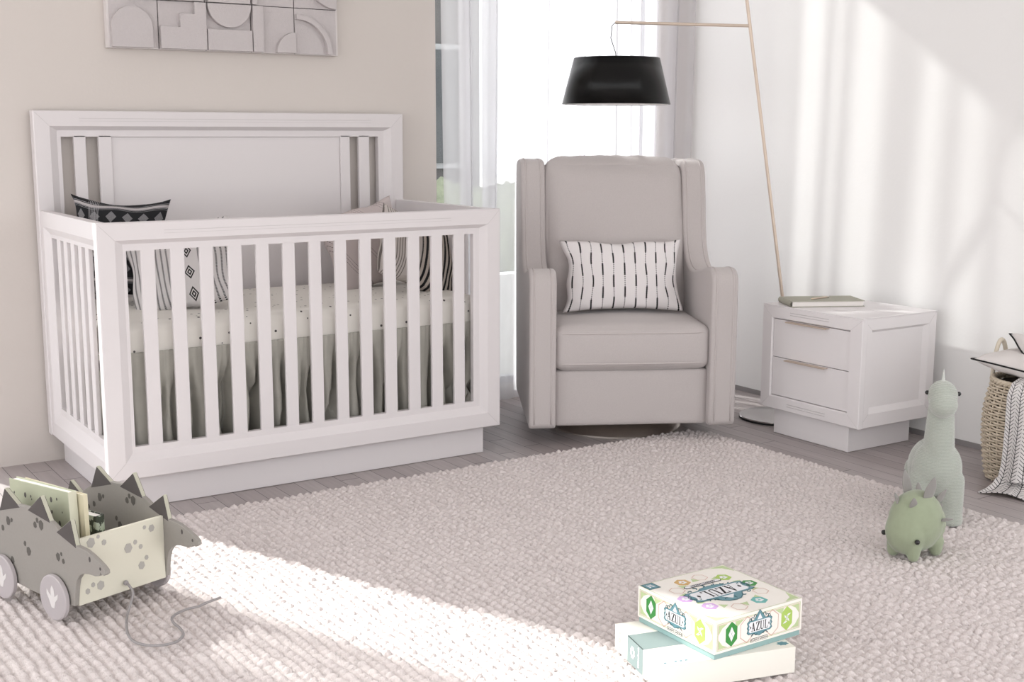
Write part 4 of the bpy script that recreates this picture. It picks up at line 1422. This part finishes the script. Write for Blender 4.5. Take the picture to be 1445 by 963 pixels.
def azul():
    x0, x1, y0, y1, z0, z1 = .709, .961, -1.902, -1.650, .0765, .1605
    c = Vector(((x0+x1)/2, (y0+y1)/2, z0))
    t = thing('board_game_box', 'ivory square board game box lettered AZUL lying on top of a white box', 'game box', c)
    h = (x1-x0)/2; H = z1-z0
    mb = MB(); mb.box(-h+.0025, h-.0025, -h+.0025, h-.0025, 0, H*.5); mb.build('box_base', m_teal, t, bevel=.0008)
    mb = MB(); mb.box(-h, h, -h, h, .0125, H); lid = mb.build('box_lid', m_box, t, bevel=.0008)
    fF = lambda u, v, a: Vector((u, -h-a, v))          # faces -y
    fL = lambda u, v, a: Vector((-h-a, -u, v))         # faces -x, text runs to -y
    fT = lambda u, v, a: Vector((-u, -v, H+a))         # top, upside down for the camera
    zc = .0125+(H-.0125)/2; hh = (H-.0125)/2
    for fn, nm in ((fF, 'front'), (fL, 'left')):
        mb = MB()
        rect = lambda k: [(-h+k, .0125+k), (h-k, .0125+k), (h-k, H-k), (-h+k, H-k)]
        def frame(k, w, mb=mb, fn=fn):
            o_ = rect(k); i_ = rect(k+w)
            V = [fn(a, b, .0003) for a, b in o_+i_]
            mb.add(V, [(i, (i+1) % 4, (i+1) % 4+4, i+4) for i in range(4)])
        frame(.006, .0012)
        for sx in (-1, 1):
            for sz in (-1, 1):
                mb.prism([(sx*(h-.010), zc+sz*(hh-.010)), (sx*(h-.034), zc+sz*(hh-.010)), (sx*(h-.020), zc+sz*(hh-.017)), (sx*(h-.010), zc+sz*(hh-.030))], fn, .0001, .0004)
            mb.prism([(sx*.045, zc+hh-.010), (sx*.070, zc+hh-.010), (sx*.066, zc+hh-.024)], fn, .0001, .0004)
        mb.build('printed_border', m_sage, lid)
        mb = MB(); frame(.0085, .0007, mb=mb, fn=fn)
        for sx in (-1, 1):
            ringp(mb, hexp(sx*.036, zc, .022, .030), fn, 0, .0004, .06)
        mb.build('printed_line', m_pink, lid)
        for sx, m in ((-1, m_g1), (1, m_g2)):
            hx = hexp(sx*.080, zc, .0185, .0275)
            mb = MB(); mb.prism(hx, fn, .0001, .0005); e = mb.build('hexagon_emblem', m, lid)
            mb = MB()
            if sx < 0:
                for dx, dz in ((0, .0085), (0, -.0085), (-.0045, 0), (.0045, 0)):
                    mb.prism([(sx*.080+dx-.0042, zc+dz), (sx*.080+dx, zc+dz+.0078), (sx*.080+dx+.0042, zc+dz), (sx*.080+dx, zc+dz-.0078)], fn, .0004, .0007)
            else:
                for dx, dz, an in ((0, 0, .9), (-.004, .004, 2.2), (.004, -.003, 2.2), (.005, .008, .3), (-.005, -.008, .3)):
                    ca, sa = math.cos(an), math.sin(an)
                    q = [(-.007, 0), (0, .0022), (.007, 0), (0, -.0022)]
                    mb.prism([(sx*.080+dx+a*ca-b*sa, zc+dz+a*sa+b*ca) for a, b in q], fn, .0004, .0007)
            mb.build('leaf_motif', m_plq, e)
        plaque(lid, fn, 0, zc+.002, .034)
        # name banner
        mb = MB(); ban = [(-.024, .0165), (.024, .0165), (.024, .0245), (-.024, .0245)]
        mb.prism(ban, fn, 0, .0006); b = mb.build('name_banner', m_ink, lid)
        mb = MB(); mb.prism([(-.0232, .0173), (.0232, .0173), (.0232, .0237), (-.0232, .0237)], fn, .0002, .0009); mb.build('banner_face', m_box, b)
        if nm == 'front':
            M = Matrix.Translation((0, -h-.0010, .0205)) @ Matrix.Rotation(PI/2, 4, 'X')
        else:
            M = Matrix.Translation((-h-.0010, 0, .0205)) @ Matrix.Rotation(-PI/2, 4, 'Z') @ Matrix.Rotation(PI/2, 4, 'X')
        text_mesh('subtitle_lettering', "QUEEN'S GARDEN", .0056, m_ink, b, M)
    # ---- lid top
    mb = MB()
    o_ = [(-h+.004, -h+.004), (h-.004, -h+.004), (h-.004, h-.004), (-h+.004, h-.004)]
    for k, w in ((.002, .0012),):
        o_ = [(-h+k, -h+k), (h-k, -h+k), (h-k, h-k), (-h+k, h-k)]
        i_ = [(-h+k+w, -h+k+w), (h-k-w, -h+k+w), (h-k-w, h-k-w), (-h+k+w, h-k-w)]
        mb.add([fT(a, b, .0003) for a, b in o_+i_], [(i, (i+1) % 4, (i+1) % 4+4, i+4) for i in range(4)])
    for sx in (-1, 1):
        for sz in (-1, 1):
            if sx > 0 and sz < 0: continue
            mb.prism([(sx*(h-.006), sz*(h-.006)), (sx*(h-.045), sz*(h-.006)), (sx*(h-.020), sz*(h-.018)), (sx*(h-.006), sz*(h-.045))], fT, .0001, .0004)
    for i in range(10):
        a = 2*PI*(i+.5)/10
        mb.prism([(.082*math.cos(a)+.012*math.cos(a+k*2*PI/3), .082*math.sin(a)+.012*math.sin(a+k*2*PI/3)) for k in range(3)], fT, .0001, .0003)
    mb.build('printed_garden', m_sage, lid)
    cols = [m_tq, None, m_g1, m_g2, None, m_peach, None, m_lilac, m_lilac, None]
    # angles placed so that colours fall as printed
    items = [(R_(250), m_tq), (R_(215), None), (R_(180), m_g1), (R_(135), m_g2), (R_(100), None), (R_(62), m_peach), (R_(28), None), (R_(-5), m_lilac), (R_(-42), m_lilac), (R_(-75), None)]
    items = [(-(a) , m) for a, m in items]
    items = [(R_(115), m_tq), (R_(150), None), (R_(182), m_g1), (R_(222), m_g2), (R_(256), None), (R_(290), m_peach), (R_(324), None), (R_(356), m_lilac), (R_(35), m_lilac), (R_(75), None)]
    for a, m in items:
        px_, pz_ = .092*math.cos(a), .092*math.sin(a)
        hx = hexp(px_, pz_, .019, .019)
        mb = MB()
        if m is None:
            ringp(mb, hx, fT, 0, .0006, .08); mb.build('hexagon_outline', m_pink, lid)
        else:
            mb.prism(hx, fT, .0001, .0006); e = mb.build('hexagon_emblem', m, lid)
            mb = MB()
            for k in range(5):
                an = 2*PI*k/5
                mb.prism([(px_+.006*math.cos(an)+.0045*math.cos(an+j*2*PI/5), pz_+.006*math.sin(an)+.0035*math.sin(an+j*2*PI/5)) for j in range(5)], fT, .0005, .0009)
            mb.build('flower_motif', m_plq, e)
    # big title sign
    k = MB()
    s = .080
    def fT2(u, v, a): return fT(u, v, a)
    P = [(-1, -.26), (-.90, -.10), (-.97, 0), (-.90, .10), (-1, .26), (-.86, .32), (-.5, .32), (-.36, .50), (-.20, .62), (0, .66), (.20, .62), (.36, .50), (.5, .32), (.86, .32), (1, .26), (.90, .10), (.97, 0), (.90, -.10), (1, -.26), (.86, -.32), (.45, -.32), (.3, -.42), (0, -.46), (-.3, -.42), (-.45, -.32), (-.86, -.32)]
    P = [(a, -b) for a, b in P]
    P = [(a, -b) for a, b in P]
    sc = lambda pl, q: [(a*s*q, b*s*q) for a, b in pl]
    k.prism(sc(P, 1.07), fT, .0004, .0009); k.build('plaque_border', m_teald, lid)
    k = MB(); k.prism(sc(P, 1.02), fT, .0004, .0011); k.build('plaque_edge', m_tealm, lid)
    k = MB(); k.prism(sc([(-.93, -.20), (-.86, 0), (-.93, .20), (-.8, .27), (.8, .27), (.93, .20), (.86, 0), (.93, -.20), (.8, -.27), (-.8, -.27)], 1), fT, .0004, .0013)
    k.prism(sc([(-.22, .34), (0, .56), (.22, .34)], 1), fT, .0004, .0012); k.build('plaque_face', m_plq, lid)
    k = MB()
    polys, w = azul_polys(0, 0, s*.44)
    for p in polys: k.prism(p, fT, .0012, .0016)
    for sx in (-1, 1):
        k.prism([(sx*s*.74-.004, 0), (sx*s*.74, .007), (sx*s*.74+.004, 0), (sx*s*.74, -.007)], fT, .0012, .0016)
    k.build('title_lettering', m_ink, lid)
    k = MB()
    for i in range(22):
        a = 2*PI*i/22
        rx, rz = s*1.04, s*.50
        pts = [Vector(fT(rx*math.cos(a)+.007*math.cos(a*3+b)*b/2, rz*math.sin(a)*(1 if abs(math.cos(a)) < .8 else .7)+.007*math.sin(a*3+b)*b/2, .0009)) for b in np.linspace(0, 2.4, 8)]
        k.tube(pts, .0011, 5)
    k.build('scroll_ornament', m_teald, lid)
    # ribbon banner under the title (towards the back edge)
    k = MB(); k.prism([(-.050, -.060), (.050, -.060), (.054, -.0545), (.050, -.049), (-.050, -.049), (-.054, -.0545)], fT, .0004, .0014); b = k.build('name_banner', m_ink, lid)
    k = MB(); k.prism([(-.0485, -.0588), (.0485, -.0588), (.052, -.0545), (.0485, -.0502), (-.0485, -.0502), (-.052, -.0545)], fT, .001, .0016); k.build('banner_face', m_plq, b)
    text_mesh('subtitle_lettering', "QUEEN'S GARDEN", .0085, m_ink, b, Matrix.Translation((0, .0545, H+.0018)) @ Matrix.Rotation(PI, 4, 'Z'))
    # corner publisher mark
    k = MB(); k.prism([(h-.036, -h+.003), (h-.003, -h+.003), (h-.003, -h+.036), (h-.036, -h+.036)], fT, .0001, .0005); b = k.build('corner_badge', m_teald, lid)
    k = MB(); k.prism([(h-.033, -h+.006), (h-.006, -h+.006), (h-.006, -h+.033), (h-.033, -h+.033)], fT, .0003, .0007); k.build('badge_face', m_tealm, b)
    k = MB()
    for p in ([(h-.028, -h+.026), (h-.022, -h+.026), (h-.018, -h+.012), (h-.021, -h+.012)], [(h-.016, -h+.026), (h-.012, -h+.028), (h-.012, -h+.012), (h-.015, -h+.012)], [(h-.026, -h+.012), (h-.022, -h+.012), (h-.018, -h+.022)]):
        k.prism(p, fT, .0006, .0010)
    k.build('badge_mark', m_plq, b)
    return t
azul()

def lower_box():
    # rectangle .237 x .315 rotated; corner F (.60,-1.862) R (.905,-1.941)
    ang = math.atan2(-.079, .305)
    Fc = Vector((.600, -1.862, 0)); ex = Vector((math.cos(ang), math.sin(ang), 0)); ey = Vector((-math.sin(ang), math.cos(ang), 0))
    w, d, hgt = .315, .237, .058
    c = Fc+ex*w/2+ey*d/2
    t = thing('board_game_box', 'white board game box with grey teal band underneath the AZUL box', 'game box', (c.x, c.y, RZ), ang)
    mb = MB(); mb.box(-w/2, w/2, -d/2, d/2, 0, hgt); lid = mb.build('box_lid', m_boxw, t, bevel=.0008)
    # band around left face and over the top
    b0, b1 = -d/2+.088, -d/2+.168
    mb = MB()
    mb.box(-w/2-.0004, -w/2+.001, b0, b1, .0, hgt+.0004)
    mb.box(-w/2-.0004, w/2-.02, b0, b1, hgt-.001, hgt+.0004)
    bd = mb.build('colour_band', m_band, lid)
    mb = MB()
    f2 = lambda u, v, a: Vector((-w/2-a, u, v))
    cy, cz = (b0+b1)/2+.012, hgt*.52
    mb.prism([(cy+.012*math.cos(a)*(1 if i % 2 else .8), cz+.015*math.sin(a)*(1 if i % 2 else .8)) for i, a in enumerate(np.linspace(0, 2*PI, 17)[:-1])], f2, .0003, .0009)
    mb.build('band_badge', m_bandtxt, bd)
    mb = MB(); mb.prism([(cy+.005*math.cos(a), cz+.006*math.sin(a)) for a in np.linspace(0, 2*PI, 7)[:-1]], f2, .0008, .0012)
    mb.build('badge_centre', m_band, bd)
    mb = MB()
    rs = random.Random(5)
    z = .008
    while z < hgt-.008:      # column of tiny illegible marks beside the badge
        hh = rs.uniform(.0018, .0040)
        mb.prism([((b0+b1)/2-.021, z), ((b0+b1)/2-.021+rs.uniform(.004, .007), z), ((b0+b1)/2-.021+rs.uniform(.004, .007), z+hh), ((b0+b1)/2-.021, z+hh)], f2, .0003, .0009)
        z += hh+.0012
    mb.build('band_marks', m_bandtxt, bd)
    # pale green leaves on left face
    m_pale = mat('pale_leaf_print', (.55, .68, .48), .6)
    mb = MB()
    for cz_ in (.020, .040):
        for k in range(2):
            yy = d/2-.030+.006*k
            ringp(mb, [(yy+.007*math.cos(a), cz_+.010*math.sin(a)) for a in np.linspace(0, 2*PI, 13)[:-1]], f2, 0, .0004, .25)
    mb.build('leaf_print', m_pale, lid)
    # small dark mark on top near right end, marks by the front edge
    f3 = lambda u, v, a: Vector((u, v, hgt+a))
    mb = MB()
    mb.prism([(w/2-.018+.014*math.cos(a)*(1 if i % 2 else .75), -d/2+.024+.010*math.sin(a)*(1 if i % 2 else .75)) for i, a in enumerate(np.linspace(0, 2*PI, 15)[:-1])], f3, 0, .0004)
    for i in range(5):
        mb.prism([(-w/2+.012+i*.012, -d/2+.010), (-w/2+.018+i*.012, -d/2+.010), (-w/2+.018+i*.012, -d/2+.015), (-w/2+.012+i*.012, -d/2+.015)], f3, 0, .0003) if i != 1 else None
    mb.build('printed_marks', m_tealm, lid)
    return t
lower_box()

# ================================================================== BASKET WITH THROW AND CUSHIONS
m_throw = mat('herringbone_throw_cotton', (.74, .71, .70), .95, bump=.2, bump_scale=400)
n = NT(m_throw)
u, v, _, vec = n.uv('UV')      # u across (m), v along (m)
cu_ = n.math('DIVIDE', u, .031)
fc = n.math('FRACT', cu_)
tri = n.math('ABSOLUTE', n.math('SUBTRACT', fc, .5))       # 0 centre .. .5 edge
vv = n.math('ADD', n.math('DIVIDE', v, .0125), n.math('MULTIPLY', tri, 2.4))
l1 = n.math('LESS_THAN', n.math('FRACT', vv), .20)
spine = n.math('LESS_THAN', tri, .035)
clear = n.math('LESS_THAN', tri, .44)
ink = n.math('MULTIPLY', n.math('MAXIMUM', l1, spine), clear)
n.col(n.mix(ink, (.74, .71, .70), (.03, .028, .03)))

BC = Vector((2.735, -1.262, 0)); BR = .165; BH = .335
def basket():
    t = thing('wicker_basket', 'round natural wicker basket with rope handles by the right wall', 'basket', BC)
    def rad(z): return BR*(.93+.12*math.sin(PI*min(1, z/BH)*.9))-.03*max(0, (z-.25)/.085)*.3
    mb = MB()
    NS = 30; rows = 36
    for i in range(rows):
        z = .008+(BH-.018)*i/(rows-1)
        pts = []
        k = NS*4
        for j in range(k):
            a = 2*PI*j/k
            r = rad(z)+.0045*math.cos(a*NS/2+PI*(i % 2))
            pts.append((r*math.cos(a), r*math.sin(a), z))
        mb.tube(pts, .0040, 5, closed=True)
    mb.build('woven_strands', m_wick, t, smooth=180)
    mb = MB()
    for j in range(NS):
        a = 2*PI*j/NS
        mb.tube([(rad(z)*math.cos(a), rad(z)*math.sin(a), z) for z in np.linspace(.002, BH, 8)], .0035, 5)
    mb.build('stakes', m_wick, t)
    mb = MB(); mb.lathe([(0, .003)]+[(rad(z)-.012, z) for z in np.linspace(.003, BH-.01, 10)], (0, 0, 0), 48)  # liner coloured dark so gaps in the weave look shaded
    mb.build('gap_shade_liner', m_wickin, t, smooth=180)
    mb = MB()
    for s_ in (0, 1, 2):
        pts = []
        for j in range(96):
            a = 2*PI*j/96
            r = rad(BH)+.006*math.cos(a*16+s_*2*PI/3)
            pts.append((r*math.cos(a), r*math.sin(a), BH+.004+.006*math.sin(a*16+s_*2*PI/3)))
        mb.tube(pts, .0055, 6, closed=True)
    mb.build('braided_rim', m_wick, t, smooth=180)
    for an in (R_(96), R_(276)):
        mb = MB(); pts = []
        for i in range(17):
            th = PI*i/16
            along = -.045*math.cos(th)
            pts.append(Vector((rad(BH)*math.cos(an)-along*math.sin(an), rad(BH)*math.sin(an)+along*math.cos(an), BH-.02+.145*math.sin(th))))
        mb.tube(pts, .0075, 8)
        mb.build('rope_handle', m_rope, t, smooth=180)
    return t
basket()

def throw():
    # draped over the rim on the camera side, hanging to floor
    an = math.atan2(CAM_P.y-BC.y, CAM_P.x-BC.x)+R_(14)
    d = Vector((math.cos(an), math.sin(an), 0)); sd = Vector((-math.sin(an), math.cos(an), 0))  # sd points to ... left/right
    width = .31
    prof = [(-.02, BH-.02), (.06, BH+.022), (.13, BH+.030), (.172, BH+.018), (.196, BH-.02), (.200, .25), (.202, .19), (.206, .13), (.212, .08), (.222, .045), (.240, .020), (.275, .009), (.315, .006)]
    # cumulative length
    L = [0]
    for i in range(1, len(prof)):
        L.append(L[-1]+math.hypot(prof[i][0]-prof[i-1][0], prof[i][1]-prof[i-1][1]))
    Lt = L[-1]
    def at(sv):
        sv = max(0, min(Lt, sv))
        for i in range(1, len(prof)):
            if sv <= L[i]+1e-9:
                f = (sv-L[i-1])/(L[i]-L[i-1])
                return prof[i-1][0]+(prof[i][0]-prof[i-1][0])*f, prof[i-1][1]+(prof[i][1]-prof[i-1][1])*f
        return prof[-1]
    mb = MB()
    nu, nv = 90, 80
    mb.uv = {}
    V = []
    for i in range(nu+1):
        u = i/nu
        w = (u-.5)*width
        for j in range(nv+1):
            v = j/nv
            s_ = v*Lt
            r, z = at(s_)
            hang = max(0, min(1, (BH-z)/.25)) if r > .1 else 0
            fold = .013*math.sin(w*62+1.5*v)*hang+.006*math.sin(w*30+2)*hang
            # follow the curve of the basket
            ang = w/(BR+.035)*(1.0 if hang < 1 else 1.0)
            spread = 1+.10*max(0, v-.55)
            rr = r+fold if z > .03 else r+.03*math.sin(w*25+1)
            zz = z+(.010*abs(math.sin(w*33+5*v)) if z < .04 else 0)
            P = BC+(d*math.cos(ang*spread)+sd*math.sin(ang*spread))*rr
            V.append((P.x, P.y, max(.004, zz)))
    fs = []
    for i in range(nu):
        for j in range(nv):
            a = i*(nv+1)+j
            fs.append((a, a+nv+1, a+nv+2, a+1))
    mb.add(V, fs)
    for i in range(nu+1):
        for j in range(nv+1):
            mb.uv[i*(nv+1)+j] = (i/nu*width, j/nv*Lt)
    o = mb.build('throw_blanket', m_throw, smooth=180)
    md = o.modifiers.new('sol', 'SOLIDIFY'); md.thickness = .003; md.offset = 1
    return tag(o, 'white throw with black herringbone lines draped over the wicker basket', 'blanket')
throw()

def piped_pillow(label, M, w=.34, h=.34, t=.09, seed=1):
    o = pillow_mb(w, h, t, .08, 30, seed).build('cushion', m_cush, smooth=180)
    o.matrix_world = M
    tag(o, label, 'cushion', 'cream cushions with black piping in the basket')
    pts = []
    pm = pillow_mb(w, h, t, .08, 30, seed)
    N = 31
    idx = [i*N for i in range(30)]+[30*N+j for j in range(30)]+[i*N+30 for i in range(30, 0, -1)]+[j for j in range(30, 0, -1)]
    mb = MB(); mb.tube([Vector((pm.v[i][0]*1.004, 0, pm.v[i][2]*1.004)) for i in idx], .0028, 6, closed=True)
    mb.build('piping', m_ink, o, smooth=180)
    return o
piped_pillow('cream cushion with black piping lying flat over the basket rim', Matrix.Translation((BC.x+.015, BC.y+.0, BH+.052)) @ Matrix.Rotation(R_(20), 4, 'Z') @ Matrix.Rotation(R_(-84), 4, 'X') @ Matrix.Rotation(R_(14), 4, 'Y'), seed=21)
piped_pillow('cream cushion with black piping standing behind the flat one in the basket', Matrix.Translation((BC.x+.03, BC.y-.045, BH+.090)) @ Matrix.Rotation(R_(-30), 4, 'Z') @ Matrix.Rotation(R_(-66), 4, 'X') @ Matrix.Rotation(R_(4), 4, 'Y'), .26, .26, .07, seed=22)
